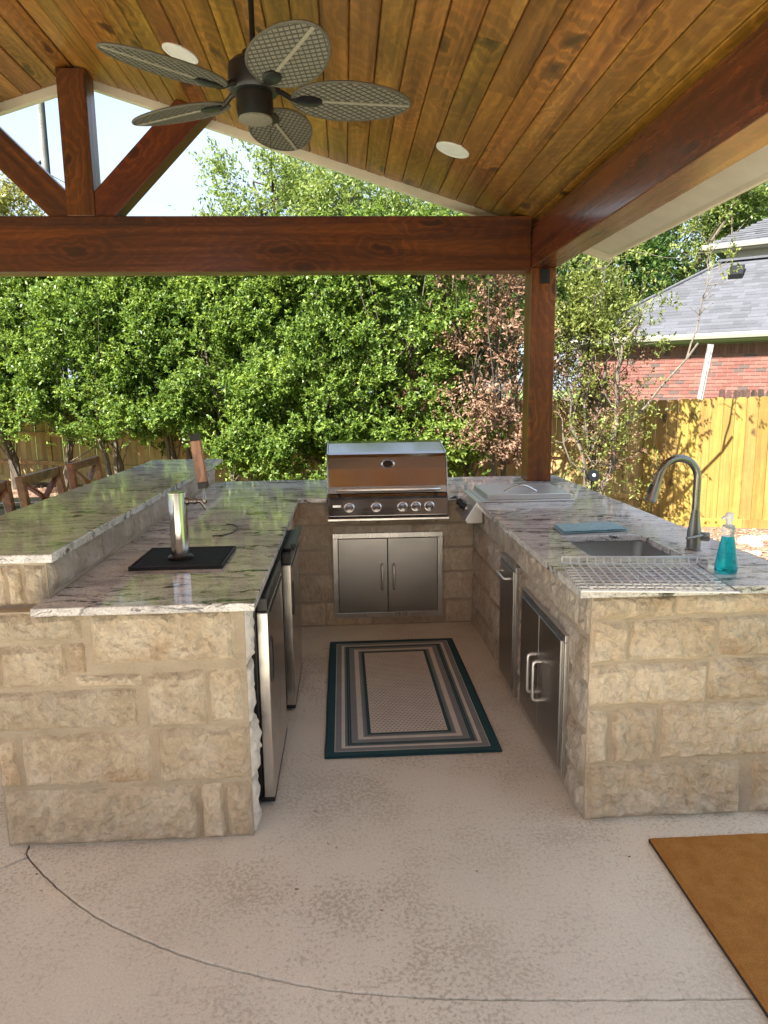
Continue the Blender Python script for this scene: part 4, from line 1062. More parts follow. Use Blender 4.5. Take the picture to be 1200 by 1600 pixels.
# ================================================================== FENCES
def picket_mesh(name, w, h, t, m, seed):
    rng = random.Random(seed); e = .03
    mb = MB().prism([(0,0),(w,0),(w,h-e),(w-e*.8,h),(e*.8,h),(0,h-e)], 0, t, 'y')
    me = mb.mesh(name); bm = bmesh.new(); bm.from_mesh(me)
    bmesh.ops.bevel(bm, geom=[e_ for e_ in bm.edges if abs(e_.verts[0].co.z - e_.verts[1].co.z) > 1 and abs(e_.verts[0].co.x - e_.verts[1].co.x) < .001], offset=.0055, segments=1, affect='EDGES')
    bm.to_mesh(me); bm.free(); me.materials.append(m); return me
def fences():
    base_ang = math.atan2(-FD.y, -FD.x)          # local +x runs to the right along the fence
    def run(s0, s1, near, m, label, name):
        p = fence_pt(s0); o = thing(name, (p[0], p[1], 0), label, 'fence', rz=base_ang)
        L = s0 - s1   # s decreases to the right
        ms = [picket_mesh('picket', .1420, 1.80 + d, .016, m, k) for k, d in enumerate((0, .008, -.006))]
        rng = random.Random(int(abs(s0*10))); n = int(L/.143)
        for i in range(n):
            x = i*.143; wp = fence_pt(s0 - x); zg = gz(*wp)
            k = bpy.data.objects.new('picket', rng.choice(ms)); COL.objects.link(k); k.parent = o
            k.location = (x, (-.048 if near else .030) + rng.uniform(-.006,.006), zg - .01 + .145 + rng.uniform(-.004,.004)); k.rotation_euler = (rng.uniform(-.006,.006), rng.uniform(-.0008,.0008), 0)
            k.scale.z = .93
        seg = 12
        for zz in (.42, 1.0, 1.58):
            for q in range(seg):
                xa, xb = L*q/seg, L*(q+1)/seg; za, zb = gz(*fence_pt(s0-xa)) + zz, gz(*fence_pt(s0-xb)) + zz
                link('rail', MB().bar((xa+.002, 0, za), (xb-.002, 0, zb), .036, .085).mesh('rail'), MAT['rail'], o, .003)
        for q in range(seg):
            xa, xb = L*q/seg, L*(q+1)/seg; za, zb = gz(*fence_pt(s0-xa)) + .065, gz(*fence_pt(s0-xb)) + .065
            link('kick_board', MB().bar((xa+.002, -.058 if near else .02, za), (xb-.002, -.058 if near else .02, zb), .03, .14).mesh('kick_board'), m, o, .003)
            if not near or q == 0:
                link('fence_post', MB().box(xa, xa+.09, .0, .0295, za-.3, za+1.75).mesh('fence_post'), MAT['rail'], o, .004)
    run(1.45, -6.5, True, MAT['fence'], 'golden cedar picket fence with flat boards facing us at the right', 'picket_fence')
    run(21.01, 1.30, False, MAT['fence_pale'], 'long pale cedar fence with its rails showing behind the hedge', 'picket_fence')
    # neighbours' dark picket tops
    o = thing('neighbor_fence', (*fence_pt(.4, -1.6), -.3), 'dark brown weathered picket fence just showing above the golden fence', 'fence', rz=base_ang)
    me = picket_mesh('picket', .085, 1.86, .018, MAT['old_fence'], 3); rng = random.Random(8)
    for i in range(15):
        k = bpy.data.objects.new('picket', me); COL.objects.link(k); k.parent = o; k.location = (i*.088, rng.uniform(-.006,.006), rng.uniform(-.012,.012)); k.rotation_euler.y = rng.uniform(-.015,.015)
    for z in (.4, 1.5): link('rail', MB().box(-.05, 1.4, .02, .055, z, z+.09).mesh('rail'), MAT['old_fence'], o)
    k = MB().box(1.27, 1.42, -.03, .075, 0, 1.90).mesh('fence_post'); link('fence_post', k, MAT['old_fence'], o)
fences()

# ================================================================== NEIGHBOUR'S HOUSE
def house():
    E0 = Vector((5.27, 17.1)); ang = math.atan2(-.6, .8); Z0 = -.3
    o = thing('brick_house', (E0.x, E0.y, 0), 'red brick house with grey shingle hip roofs beyond the right fence', 'house', rz=ang)
    # local: x along the eave (to the right), y backwards, z up
    ez = 2.74; pitch = .65; smax = 2.85; LEN = 9.0; wv = .30
    wall = link('wall', MB().box(wv, LEN, wv+.012, 5.2, Z0, ez-.16).mesh('wall'), MAT['brick_mortar'], o)
    bm_ = MB().box(0, .205, 0, .012, 0, .066).mesh('brick'); bm_.materials.append(MAT['brick'])
    sm_ = MB().box(0, .066, 0, .015, 0, .205).mesh('brick'); sm_.materials.append(MAT['brick'])
    items = []; rng = random.Random(6)
    row = 0; z = 1.30
    while z < ez-.16-.22-.07:
        x = wv + (0 if row % 2 else -.1075)
        while x < 5.2:
            if x >= wv: items.append((x, z, bm_))
            x += .2155
        z += .0765; row += 1
    zs = z + .004; x = wv
    while x < 5.2: items.append((x, zs, sm_)); x += .0762
    items.sort(key=lambda t: -t[0])
    far = MB()
    for i, (x, z, me) in enumerate(items):
        jit = rng.uniform(-.003,.003)
        if i < 300:
            b = bpy.data.objects.new('brick', me); COL.objects.link(b); b.parent = wall; b.location = (x, wv + jit, z)
        elif me is bm_: far.box(x, x+.205, wv, wv+.012, z, z+.066)
        else: far.box(x, x+.066, wv, wv+.012, z, z+.205)
    if far.v: link('far_bricks', far.mesh('far_bricks'), MAT['brick'], wall, kind='stuff')
    # soffit, fascia, gutter
    link('soffit', MB().box(.02, LEN, .02, wv+.05, ez-.155, ez-.135).mesh('soffit'), MAT['trim'], o)
    link('frieze_board', MB().box(wv-.02, LEN, wv-.022, wv-.002, ez-.28+.09, ez-.156).mesh('frieze_board'), MAT['trim'], o)
    g = MB().prism([(-.115,ez-.015),(-.115,ez-.06),(-.085,ez-.125),(-.01,ez-.13),(-.01,ez-.005),(-.02,ez-.005),(-.02,ez-.115),(-.08,ez-.11),(-.105,ez-.055),(-.105,ez-.015)], -.12, LEN, 'x')
    link('gutter', g.mesh('gutter'), MAT['trim'], o)
    link('side_fascia', MB().box(-.01, .02, 0, 2*smax, ez-.15, ez).mesh('side_fascia'), MAT['trim'], o)
    ds = MB().tube([(.30,-.06,ez-.12),(.30,-.06,ez-.2),(.50,wv-.05,ez-.5),(.50,wv-.05,-.2)], .045, 8)
    link('downspout', ds.mesh('downspout', smooth=True), MAT['trim'], o)
    # roof planes
    R = MB()
    def hip(mb, x0, y0, z0, s, L, p, d):
        mb.add([(x0,y0,z0-d),(x0+L,y0,z0-d),(x0+L,y0+s,z0+p*s-d),(x0+s,y0+s,z0+p*s-d),(x0,y0+2*s,z0-d),(x0+L,y0+2*s,z0-d)], [(0,1,2,3),(0,3,4),(3,2,5,4),(0,4,5,1)])
    hip(R, 0, 0, ez, smax, LEN, pitch, .012)
    roof = link('roof', R.mesh('roof'), MAT['shingle_mass'], o)
    cl = math.sqrt(1+pitch*pitch); ex = .145/cl
    items = []
    r = 0; v = 0.0
    while v < smax - .02:
        x = v + rng.uniform(-.3, 0)
        while x < 6.2:
            w = rng.choice((.16,.22,.30,.36))
            a, b = max(x, v + .03), min(x+w, 6.2)
            if b - a > .05: items.append((a, b, v, rng.random()))
            x += w
        v += ex; r += 1
    items.sort(key=lambda t: (t[0] - t[2]) * -1 if t[0] < 5.4 else 99)
    mass = MB(); meshes = {}
    def sh(mb, a, b, v, k):
        t = .006 + .010*(k > .5); e = ex*1.15
        z = ez + pitch*v; z2 = ez + pitch*(v+e)
        mb.add([(a,v-.004,z+t),(b,v-.004,z+t),(b,v+e,z2+.001),(a,v+e,z2+.001),(a,v-.004,z-.004),(b,v-.004,z-.004)], [(0,1,2,3),(4,5,1,0),(0,3,4),(1,5,2)])
    for i, (a, b, v, k) in enumerate(items):
        if i < 300:
            key = (round(b-a, 2), k > .5)
            if key not in meshes:
                mb = MB(); sh(mb, 0, b-a, 0, k); me = bpy.data.meshes.new('shingle'); me.from_pydata([(x,y,z-ez) for x,y,z in mb.v], [], mb.f); me.materials.append(MAT['shingle']); meshes[key] = me
            q = bpy.data.objects.new('shingle', meshes[key]); COL.objects.link(q); q.parent = roof; q.location = (a, v, ez + pitch*v)
        else: sh(mass, a, b, v, k)
    link('far_shingles', mass.mesh('far_shingles'), MAT['shingle_mass'], roof, kind='stuff')
    rz_ = ez + pitch*smax
    link('ridge_cap', MB().bar((smax-.05, smax, rz_+.03), (LEN, smax, rz_+.03), .22, .05).mesh('ridge_cap'), MAT['shingle'], roof)
    link('hip_cap', MB().bar((0,0,ez+.01), (smax,smax,rz_+.01), .16, .03).mesh('hip_cap'), MAT['shingle'], roof)
    vx, vv = 3.15, 2.2; vz = ez + pitch*vv
    link('roof_vent', MB().prism([(vv-.16,vz-.12),(vv-.2,vz+.02),(vv+.16,vz+.26),(vv+.2,vz+.1)], vx, vx+.30, 'x').mesh('roof_vent'), MAT['black_metal'], roof, .006)
    # upper storey block and its roof
    ux, uy, uz = 3.9-2.0+.25, 4.75, 5.35
    up = link('upper_wall', MB().box(ux+.45, ux+9, uy+.45, uy+6, 3.0, uz-.14).mesh('upper_wall'), MAT['siding'], o)
    U = MB(); hip(U, ux, uy, uz, 2.6, 9, .6, .012); ur = link('roof', U.mesh('roof'), MAT['shingle_mass'], o)
    mass = MB(); v = 0
    while v < 2.58:
        x = v + .05
        while x < 7:
            w = rng.choice((.16,.22,.30,.36)); t = .006+.012*rng.random(); z = uz+.6*v
            mass.add([(x,v+uy-.004,z+t),(x+w,v+uy-.004,z+t),(x+w,v+uy+.14,z+.084),(x,v+uy+.14,z+.084)], [(0,1,2,3)]); 
            x += w
        v += .125
    link('far_shingles', MB.mesh(type('q', (), {'v': [(a+ux,b,c) for a,b,c in mass.v], 'f': mass.f})(), 'far_shingles') , MAT['shingle_mass'], ur, kind='stuff')
    link('upper_soffit', MB().box(ux+.02, ux+9, uy+.02, uy+.5, uz-.14, uz-.12).mesh('upper_soffit'), MAT['trim'], o)
    link('upper_gutter', MB().prism([(uy-.115,uz),(uy-.115,uz-.05),(uy-.085,uz-.12),(uy-.01,uz-.12),(uy-.01,uz)], ux-.1, ux+9, 'x').mesh('upper_gutter'), MAT['trim'], o)
    link('corner_trim', MB().box(ux+.44, ux+.56, uy+.43, uy+.449, 3.0, uz-.141).mesh('corner_trim'), MAT['trim'], up)
    # eave return on the tallest part
    tx, ty, tz = 3.55, 5.6, 8.1
    T = MB(); hip(T, tx, ty, tz, 2.2, 8, .6, .01); link('roof', T.mesh('roof'), MAT['shingle_mass'], o)
    link('top_soffit', MB().box(tx+.02, tx+8, ty+.02, ty+.5, tz-.16, tz-.13).mesh('top_soffit'), MAT['trim'], o)
    link('top_gutter', MB().prism([(ty-.115,tz),(ty-.115,tz-.05),(ty-.085,tz-.13),(ty-.01,tz-.13),(ty-.01,tz)], tx-.1, tx+8, 'x').mesh('top_gutter'), MAT['trim'], o)
    link('top_wall', MB().box(tx+.45, tx+8, ty+.45, ty+4, 5.0, tz-.161).mesh('top_wall'), MAT['siding'], o)
    # loose board leaning on the wall
    lb = thing('leaning_board', (*fence_pt(.85, -2.6), -.3), 'grey board leaning against the brick wall', 'board', rz=ang)
    link('plank', MB().bar((.0,-.1,0), (.30,.12,2.62), .10, .03, (0,-1,0)).mesh('plank'), MAT['pole'], lb, .003)
    link('batten', MB().bar((.01,-.14,0), (.29,.09,2.55), .03, .02, (0,-1,0)).mesh('batten'), MAT['trim'], lb)
house()

# ================================================================== PLANTS
def leaf_mesh(name, centers, outward, rng, shoots, per, shoot_len, L, w, mat, parent, up=.45, spread=.7, kind=None):
    """leafy shoots around clump centres; one small folded quad per leaf"""
    C = np.repeat(centers, shoots, 0); O = np.repeat(outward, shoots, 0); n = len(C)
    d = O*.7 + np.array([0,0,up]) + rng.normal(0, spread, (n,3)); d /= np.linalg.norm(d, axis=1)[:,None]
    base = C + rng.normal(0, shoot_len*.45, (n,3))
    sl = shoot_len*rng.uniform(.5, 1.3, n)
    P = np.repeat(base, per, 0); D = np.repeat(d, per, 0); SL = np.repeat(sl, per); t = np.tile(np.linspace(.05, 1, per), n)
    m = len(P)
    P = P + D*(SL*t)[:,None]
    a = D*.55 + rng.normal(0, .62, (m,3)); a[:,2] += .12; a /= np.linalg.norm(a, axis=1)[:,None]
    upv = np.array([0,0,1.0]) + rng.normal(0, .55, (m,3)) + np.repeat(np.repeat(outward, shoots, 0), per, 0)*.55
    b = np.cross(a, upv); b /= np.linalg.norm(b, axis=1)[:,None] + 1e-9
    nn = np.cross(b, a)
    Ls = (L*rng.uniform(.45, 1.35, m))[:,None]; Ws = (w*rng.uniform(.7, 1.2, m))[:,None]
    V = np.stack([P, P + a*Ls*.45 + b*Ws*.5 + nn*Ws*.18, P + a*Ls - nn*Ls*.10, P + a*Ls*.45 - b*Ws*.5 + nn*Ws*.18], 1).reshape(-1,3)
    off = np.zeros(3); p = parent
    while p is not None: off += np.array(p.location); p = p.parent
    V -= off
    me = bpy.data.meshes.new(name); me.vertices.add(4*m); me.vertices.foreach_set('co', V.astype(np.float32).ravel())
    me.loops.add(4*m); me.loops.foreach_set('vertex_index', np.arange(4*m, dtype=np.int32))
    me.polygons.add(m); me.polygons.foreach_set('loop_start', np.arange(0, 4*m, 4, dtype=np.int32)); me.polygons.foreach_set('loop_total', np.full(m, 4, dtype=np.int32))
    me.update(calc_edges=True)
    return link(name, me, mat, parent, kind=kind)

def limb(mb, a, b, r0, r1, rng, n=6, wob=.06, seg=6, sag=0):
    a, b = np.array(a, float), np.array(b, float); L = np.linalg.norm(b-a); P = []; R = []
    w = np.zeros(3)
    for i in range(n+1):
        t = i/n
        if 0 < i: w = w + rng.normal(0, wob*L/n*1.2, 3)
        p = a + (b-a)*t + w*(1 if i < n else .7) + np.array([0,0,sag*math.sin(math.pi*t)]); P.append(tuple(p)); R.append(r0 + (r1-r0)*t)
    mb.tube(P, R, seg); return P

def hedge_shrub(s, off, H, zlow, width, depth, label, seed, mat, n_clump=170, twigs=26, name='hedge_shrub', group='hedge shrubs along the back fence', leafL=.057, leafW=.032, bark='bark', shoots=7, per=13):
    rng = np.random.default_rng(seed); x, y = fence_pt(s, off); z0 = gz(x, y)
    o = thing(name, (x, y, z0), label, 'shrub', group)
    ex, ey = np.array([FD.x, FD.y, 0]), np.array([FN.x, FN.y, 0]); B = np.array([x, y, z0])
    cs = []; outs = []
    tries = 0
    while len(cs) < n_clump and tries < 4000:
        tries += 1
        # a bough: leaf clumps over the upper and outer side of a loose pillow
        u, v, t = rng.uniform(-1, 1), rng.uniform(-1, 1), rng.random()
        prof = .6 + .5*math.sin(math.pi*min(1, .15 + .75*t)); e = math.hypot(u, v)
        if e > 1 or e < rng.uniform(0, .85): continue
        zz = zlow + (H - zlow)*t + .25*noise.noise(Vector((u*2+seed, v*2, 3)))
        if t < .12 and rng.random() < .5 + noise.noise(Vector((u*1.7 + seed*3, v, 11)))*.5: continue
        c = B + ex*u*width*.5*prof + ey*v*depth*.5*prof + np.array([0,0,zz])
        if noise.noise(Vector((c[0]*1.3, c[2]*1.5, seed*.7))) < -.42 and v > -.4: continue
        q = ex*u + ey*(v + .45) + np.array([0,0,.35 + (t-.35)*.7]); q /= np.linalg.norm(q) + 1e-6
        R = rng.uniform(.20, .36)
        for k in range(int(rng.integers(6, 11))):
            d = rng.normal(0, 1, 3) + q*1.1; d /= np.linalg.norm(d)
            cs.append(c + d*R*np.array([1.15, 1.15, .7])); outs.append(d*.6 + q*.5)
    cs, outs = np.array(cs), np.array(outs)
    leaf_mesh('foliage', cs, outs, rng, shoots, per, .15, leafL, leafW, mat, o)
    tr = MB(); k = int(rng.integers(2, 5)); tops = []
    for i in range(k):
        a = B + ex*rng.normal(0, .16) + ey*rng.normal(0, .10); b = B + ex*rng.normal(0, .42) + ey*rng.normal(0, .2) + np.array([0,0,H*rng.uniform(.6,.85)])
        tops.append(limb(tr, a - np.array([0,0,.05]), b, rng.uniform(.035,.065), .012, rng, 8, .10))
    tr.build('trunk', MAT[bark], o, smooth=True)
    br = MB()
    for i in rng.choice(len(cs), min(twigs, len(cs)), replace=False):
        P = tops[int(rng.integers(k))]; j = int(rng.integers(2, 8)); limb(br, P[j], cs[i], .013, .004, rng, 4, .12, 5)
    br.build('branches', MAT[bark], o, smooth=True)
    return o

def hedge():
    names = ['at the far left edge of the hedge', 'second from the left edge of the hedge', 'third from the left edge of the hedge', 'fourth from the left, above the far bar chair',
             'fifth from the left, behind the far end of the bar', 'sixth from the left, behind the beer tap handle', 'left of the grill', 'directly behind the grill', 'right of the grill, next to the dead brown shrub']
    ss = [15.6, 14.1, 12.7, 11.35, 10.0, 8.75, 7.4, 6.1, 4.85]
    for i, (s, nm) in enumerate(zip(ss, names)):
        low = [1.35, 1.3, 1.3, 1.2, 1.15, .95, .50, .35, .35][i]
        H = [4.15, 4.1, 4.0, 3.95, 3.95, 3.9, 3.95, 3.95, 4.15][i]
        hedge_shrub(s, 1.15 + .15*math.sin(i*2.1), H, low, 2.25, 1.4, 'tall leafy green hedge shrub ' + nm, 100+i, MAT['leaf'], n_clump=int(900 + 60*(i > 5)))
    # dead brown shrub with a living fringe
    d = hedge_shrub(3.35, 1.15, 3.75, .75, 1.45, 1.2, 'dead brown-leaved shrub between the hedge and the wooden post', 161, MAT['leaf_dead'], n_clump=330, twigs=70, shoots=6, per=10, leafL=.055, leafW=.028)
    rng = np.random.default_rng(5); x, y = fence_pt(3.75, 1.5); n = 26
    c = np.c_[x + rng.normal(0,.30,n), y + rng.normal(0,.22,n), rng.uniform(.55, 1.25, n)]
    leaf_mesh('green_regrowth', c, rng.normal(0,.4,(n,3)) + np.array([0,-.4,.3]), rng, 7, 12, .2, .06, .032, MAT['leaf'], d)
    # sparse pale shrub right of the post
    rng = np.random.default_rng(77); x, y = fence_pt(2.05, 1.05); z0 = gz(x, y)
    o = thing('sparse_shrub', (x, y, z0), 'sparse half-bare shrub with pale yellow-green top right of the wooden post', 'shrub')
    tr = MB(); br = MB(); tips = []; lowtips = []
    for i in range(5):
        a = (x + rng.normal(0,.07), y + rng.normal(0,.06), z0-.05); b = (x + rng.normal(-.12,.24), y + rng.normal(0,.2), z0 + rng.uniform(2.3, 3.2))
        P = limb(tr, a, b, .055 if i < 2 else .03, .012, rng, 9, .13)
        for q in range(9):
            st = np.array(P[int(rng.integers(3, 9))]); e = st + np.array([rng.normal(-.03,.28), rng.normal(0,.22), rng.uniform(.2, 1.0)])
            e[2] = min(e[2], z0 + 3.55)
            Q = limb(br, st, e, .014, .005, rng, 4, .2, 5)
            for w in range(4):
                t = np.array(Q[int(rng.integers(1, 5))]); f = t + rng.normal(0, .24, 3) + np.array([0,0,.1]); limb(br, t, f, .006, .002, rng, 3, .2, 4)
                (tips if f[2] > z0 + 1.9 else lowtips).append(f)
    # one long bare branch arching right with an upright whip
    P = limb(br, (x+.05, y-.1, z0+1.2), (x+1.05, y-.55, z0+2.42), .022, .013, rng, 8, .05, 6, sag=-.12)
    Q = limb(br, P[-2], (x+1.16, y-.5, z0+3.55), .014, .004, rng, 7, .06, 5)
    for k in range(14):
        t = np.array(Q[int(rng.integers(3, 8))]); f = t + np.array([rng.normal(0,.22), rng.normal(0,.1), rng.uniform(.05,.4)]); limb(br, t, f, .006, .002, rng, 3, .15, 4); tips.append(f) if k % 3 == 0 else None
    tr.build('trunk', MAT['bark_pale'], o, smooth=True); br.build('branches', MAT['bark_pale'], o, smooth=True)
    T = np.array(tips); top = np.array([p for p in tips if p[2] > z0+2.5 or rng.random() < .4])
    ex = top + rng.normal(0, .12, top.shape)
    n = 150; th_ = rng.uniform(0, 2*math.pi, n); rr_ = .62*np.sqrt(rng.random(n)); dome = np.c_[x - .12 + rr_*np.cos(th_), y + .6*rr_*np.sin(th_), z0 + 2.55 + rng.uniform(0, 1, n)*(1.05 - .9*(rr_/.62)**2)]
    allp = np.concatenate([top, ex, dome]); leaf_mesh('top_foliage', allp, np.tile([0,-.2,.5], (len(allp),1)) + rng.normal(0,.3,(len(allp),3)), rng, 5, 10, .14, .05, .026, MAT['leaf_pale'], o)
    lo = np.array(lowtips + [t for t in tips if t[2] < z0+2.4])
    leaf_mesh('dead_foliage', lo, rng.normal(0,.5,(len(lo),3)), rng, 4, 8, .15, .05, .024, MAT['leaf_dead'], o)
    lg = lo[rng.random(len(lo)) < .5] + rng.normal(0,.1,(len(lo),3))[:int((rng.random(1)*0+1)[0]*len(lo))][:len(lo)][0]
    leaf_mesh('low_foliage', lg, rng.normal(0,.5,(len(lg),3)), rng, 3, 8, .16, .052, .026, MAT['leaf_pale'], o)
    n = 60; c = np.c_[x + rng.normal(0,.28,n), y - .1 + rng.normal(0,.2,n), z0 + rng.uniform(.3, 2.0, n)]
    leaf_mesh('low_regrowth', c, rng.normal(0,.5,(n,3)), rng, 5, 8, .2, .055, .026, MAT['leaf_pale'], o)
hedge()

def tree(x, y, H, crown_lo, rad, label, seed, mat, clumps=260, shoots=9, per=10, L=.13, w=.07, slen=.5, bark='bark', name='tree', lean=0.0, squash=1.0, gap=-.2):
    rng = np.random.default_rng(seed); o = thing(name, (x, y, gz(x, y)), label, 'tree', 'trees beyond the yard')
    B = np.array([x, y, gz(x, y)]); cs = []; outs = []; mid = (H + crown_lo)/2; hh = (H - crown_lo)/2
    # several overlapping lobes give an uneven outline
    lobes = [(np.array([rng.uniform(-.62, .62)*rad, rng.normal(0, .3)*rad, mid + rng.uniform(-.6, .55)*hh]), rad*rng.uniform(.34, .48)) for _ in range(11)]
    while len(cs) < clumps:
        c, r = lobes[int(rng.integers(len(lobes)))]
        d = rng.normal(0, 1, 3); d /= np.linalg.norm(d); k = rng.uniform(.45, 1.05)
        p = c + d*r*k*np.array([1, 1, .85]); p[0] += lean*(p[2]-mid)
        if p[2] > H or p[2] < crown_lo*.8: continue
        if noise.noise(Vector(p*.9) + Vector((seed,0,0))) < gap: continue
        cs.append(B + p); outs.append(d)
    cs, outs = np.array(cs), np.array(outs)
    leaf_mesh('crown', cs, outs, rng, shoots, per, slen, L, w, mat, o, up=.25)
    tr = MB(); P = limb(tr, B - np.array([0,0,.2]), B + np.array([lean*hh, 0, H*.82]), H*.022, H*.005, rng, 10, .05, 8)
    for c, r in lobes:
        j = int(rng.integers(3, 8)); Q = limb(tr, P[j], B + c, H*.009, H*.003, rng, 5, .10, 6)
        for q in range(3): limb(tr, Q[int(rng.integers(2,6))], cs[int(rng.integers(len(cs)))], H*.003, .008, rng, 4, .1, 5)
    tr.build('trunk', MAT[bark], o, smooth=True)
def trees():
    tree(-1.9, 21.5, 9.7, 3.6, 3.3, 'tall light green tree seen through the gable above the hedge', 1, MAT['leaf_light'], 420, L=.13, w=.06, bark='bark_pale', gap=-.1)
    tree(1.6, 20.5, 8.3, 3.2, 2.2, 'smaller green tree right of the tall light green tree in the gable', 2, MAT['leaf_light'], 260, L=.13, w=.06, bark='bark_pale')
    tree(3.0, 15.0, 5.6, 2.6, 1.3, 'young bright green tree at the right corner of the gable opening', 3, MAT['leaf'], 120, L=.10, w=.05, slen=.35)
    tree(-14.6, 30, 10.8, 4.0, 3.0, 'yellowing tree at the left edge of the gable opening', 4, MAT['leaf_gold'], 240, L=.17, w=.08, bark='bark_pale')
    tree(9.6, 28.5, 11.0, 2.0, 3.4, 'dark green tree left of the neighbouring roof', 5, MAT['leaf_dark'], 420, L=.17, w=.085, slen=.6, gap=-.3)
    tree(14.2, 31, 13.5, 2.5, 3.9, 'tall tree behind the neighbouring roof', 6, MAT['leaf_light'], 420, L=.17, w=.08, slen=.6)
    tree(18.6, 33, 14.5, 3.0, 3.4, 'tree with bare limbs between the upper roofs', 7, MAT['leaf_light'], 220, L=.17, w=.08, slen=.6, bark='bark_pale', gap=-.05)
    tree(6.2, 26, 8.2, 1.6, 2.6, 'dark evergreen tree showing right of the wooden post', 8, MAT['leaf_dark'], 360, L=.15, w=.075, slen=.55, gap=-.35)
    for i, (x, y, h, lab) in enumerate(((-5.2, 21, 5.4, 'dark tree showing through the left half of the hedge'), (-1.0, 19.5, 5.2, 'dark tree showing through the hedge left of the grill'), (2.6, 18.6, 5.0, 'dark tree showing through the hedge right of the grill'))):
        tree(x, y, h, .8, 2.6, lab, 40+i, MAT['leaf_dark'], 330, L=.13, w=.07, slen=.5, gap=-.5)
trees()

# grass, chips and rocks
def ground_cover():
    rng = np.random.default_rng(3); n = 42000
    s = rng.uniform(11.0, 22.0, n); off = rng.uniform(2.1, 8.5, n)
    p = np.array([fence_pt(a, b) for a, b in zip(s, off)]); p = p[(p[:,0] < -6.3) | (p[:,1] > 6.5)]; n = len(p)
    z = np.array([gz(a, b) for a, b in p]); P = np.c_[p, z]
    d = rng.normal(0, .4, (n,3)); d[:,2] = 1; d /= np.linalg.norm(d,axis=1)[:,None]; L = rng.uniform(.03,.075,n)[:,None]
    b = np.cross(d, rng.normal(0,1,(n,3))); b /= np.linalg.norm(b,axis=1)[:,None]; b *= .004
    V = np.stack([P-b, P+b, P+d*L], 1).reshape(-1,3)
    me = bpy.data.meshes.new('grass'); me.from_pydata(V.tolist(), [], np.arange(3*n).reshape(-1,3).tolist())
    link('grass', me, MAT['grass'], None, kind='stuff', label='bright sunlit lawn grass left of the bar', cat='grass')
    mb = MB()
    for i in range(5200):
        if i < 2600: x, y = fence_pt(rng.uniform(-4, 17), rng.uniform(0, 2.2))
        else: x, y = rng.uniform(2.2, 7), rng.uniform(4.5, 9.2)
        if y > FP.y + (x - FP.x)*(FD.y/FD.x) : continue
        c = Vector((x, y, gz(x, y) + .02)); a = Vector(rng.normal(0,1,3)).normalized(); b = a.cross(Vector(rng.normal(0,1,3))).normalized(); k = a.cross(b)
        L, W = rng.uniform(.012,.04), rng.uniform(.006,.016); a.z *= .3; b.z *= .3
        mb.obox(c, a*L, b*W, k*.004)
    mb.build('mulch_chips', MAT['chip'], None, kind='stuff', label='loose wood mulch chips along the fence', cat='mulch')
    for i, (x, y, r, lab) in enumerate(((4.75, 7.95, .14, 'larger tan rock on the mulch below the golden fence'), (5.15, 8.35, .075, 'small tan rock nearer the golden fence'), (4.45, 7.35, .06, 'small tan rock nearest the counter'))):
        bm = bmesh.new(); bmesh.ops.create_icosphere(bm, subdivisions=3, radius=r)
        for v in bm.verts:
            v.co *= 1 + .35*noise.noise(v.co/r*1.2 + Vector((i*7,0,0))); v.co.z *= .62
        me = bpy.data.meshes.new('rock'); bm.to_mesh(me); bm.free(); me.polygons.foreach_set('use_smooth', [True]*len(me.polygons))
        link('rock', me, MAT['rock'], None, loc=(x, y, gz(x,y) + r*.3), label=lab, cat='rock', group='loose rocks by the golden fence')
ground_cover()

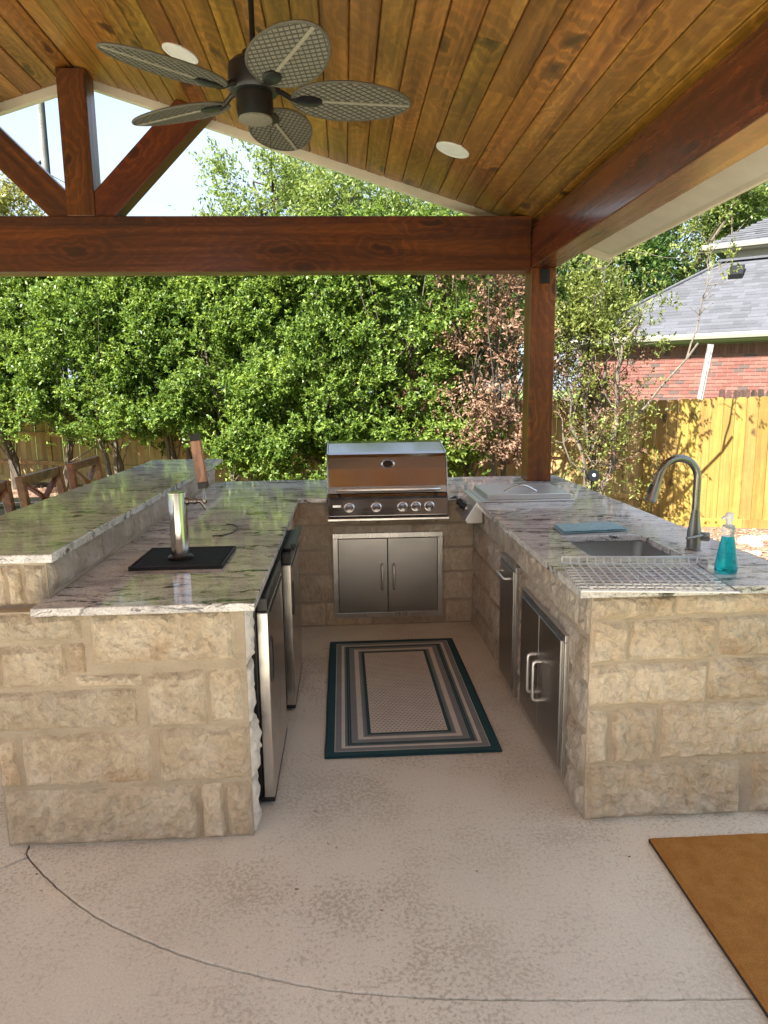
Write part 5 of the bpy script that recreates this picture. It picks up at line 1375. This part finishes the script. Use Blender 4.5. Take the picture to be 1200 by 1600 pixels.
def debris():
    rng = random.Random(12); mb = MB()
    for i in range(46):
        x, y = rng.uniform(-1.9, 1.9), rng.choice((rng.uniform(1.3, 2.9), rng.uniform(2.0, 4.6)))
        if y > 2.3 and not -.25 < x < .80: continue
        a = rng.uniform(0, 6.28); L = rng.choice((.0025, .003, .004, .006)); d = Vector((math.cos(a), math.sin(a), .1)); w = Vector((-math.sin(a), math.cos(a), .15))
        mb.obox((x, y, .003), d*L, w*L*.35, Vector((0,0,.0012)))
    mb.build('leaf_litter', MAT['chip'], None, kind='stuff', label='tiny dry leaf crumbs scattered on the concrete', cat='litter')
debris()

# small garden flood light hanging in the sparse shrub
def flood():
    x, y = 3.02, 8.55; z = .55; o = thing('garden_spotlight', (x, y, gz(x,y)), 'small black garden spotlight by the sparse shrub behind the counter', 'light')
    MB().tube([(x,y,gz(x,y)),(x,y,z-.05)], .012, 8).build('stake', MAT['black_metal'], o)
    M = Vector((.15,-.95,.25)).to_track_quat('Z','Y').to_matrix()
    MB().lathe((x,y,z), [(.03,-.08),(.055,-.05),(.075,.03),(.075,.05)], 20, M=M).build('housing', MAT['black_metal'], o, smooth=True)
    MB().lathe(Vector((x,y,z)) + M @ Vector((0,0,.051)), [(.02,0),(.018,.012),(.004,.016)], 18, M=M).build('lens', MAT['lamp_trim'], o, smooth=True)
flood()

# utility pole and wires
def utility():
    x, y = -9.85, 26.0; o = thing('utility_pole', (x, y, 0), 'grey wooden utility pole with wires left of the king post', 'utility pole')
    MB().lathe((x,y,0), [(.15,-.2),(.13,6),(.105,12.5)], 14).build('pole', MAT['pole'], o, smooth=True)
    MB().bar((x-1.0,y-.14,11.9), (x+1.0,y-.14,11.9), .09, .11).build('crossarm', MAT['pole'], o)
    for z in (8.35, 9.2): MB().lathe((x-.16,y-.05,0), [(.03,z),(.05,z+.05),(.03,z+.12)], 10).build('insulator', MAT['black_metal'], o, smooth=True)
    for a, b in (((x-.16,y-.05,8.40),(x-30,y-14,14.0)), ((x-.16,y-.05,9.25),(x-30,y-12,17.0)), ((x+.1,y,8.9),(x+16,y+6,2.5)), ((x+.1,y,8.3),(x+16,y+6,1.6))):
        A, Bv = Vector(a), Vector(b); pts = [A.lerp(Bv, t/12) - Vector((0,0,.6*math.sin(math.pi*t/12))) for t in range(13)]
        MB().tube(pts, .012, 5).build('wire', MAT['black_metal'], o)
    c = MB().tube([(x+.13,y-.03,4+.25*k) for k in range(30)], .02, 6); c.build('conduit', MAT['black_metal'], o)
utility()
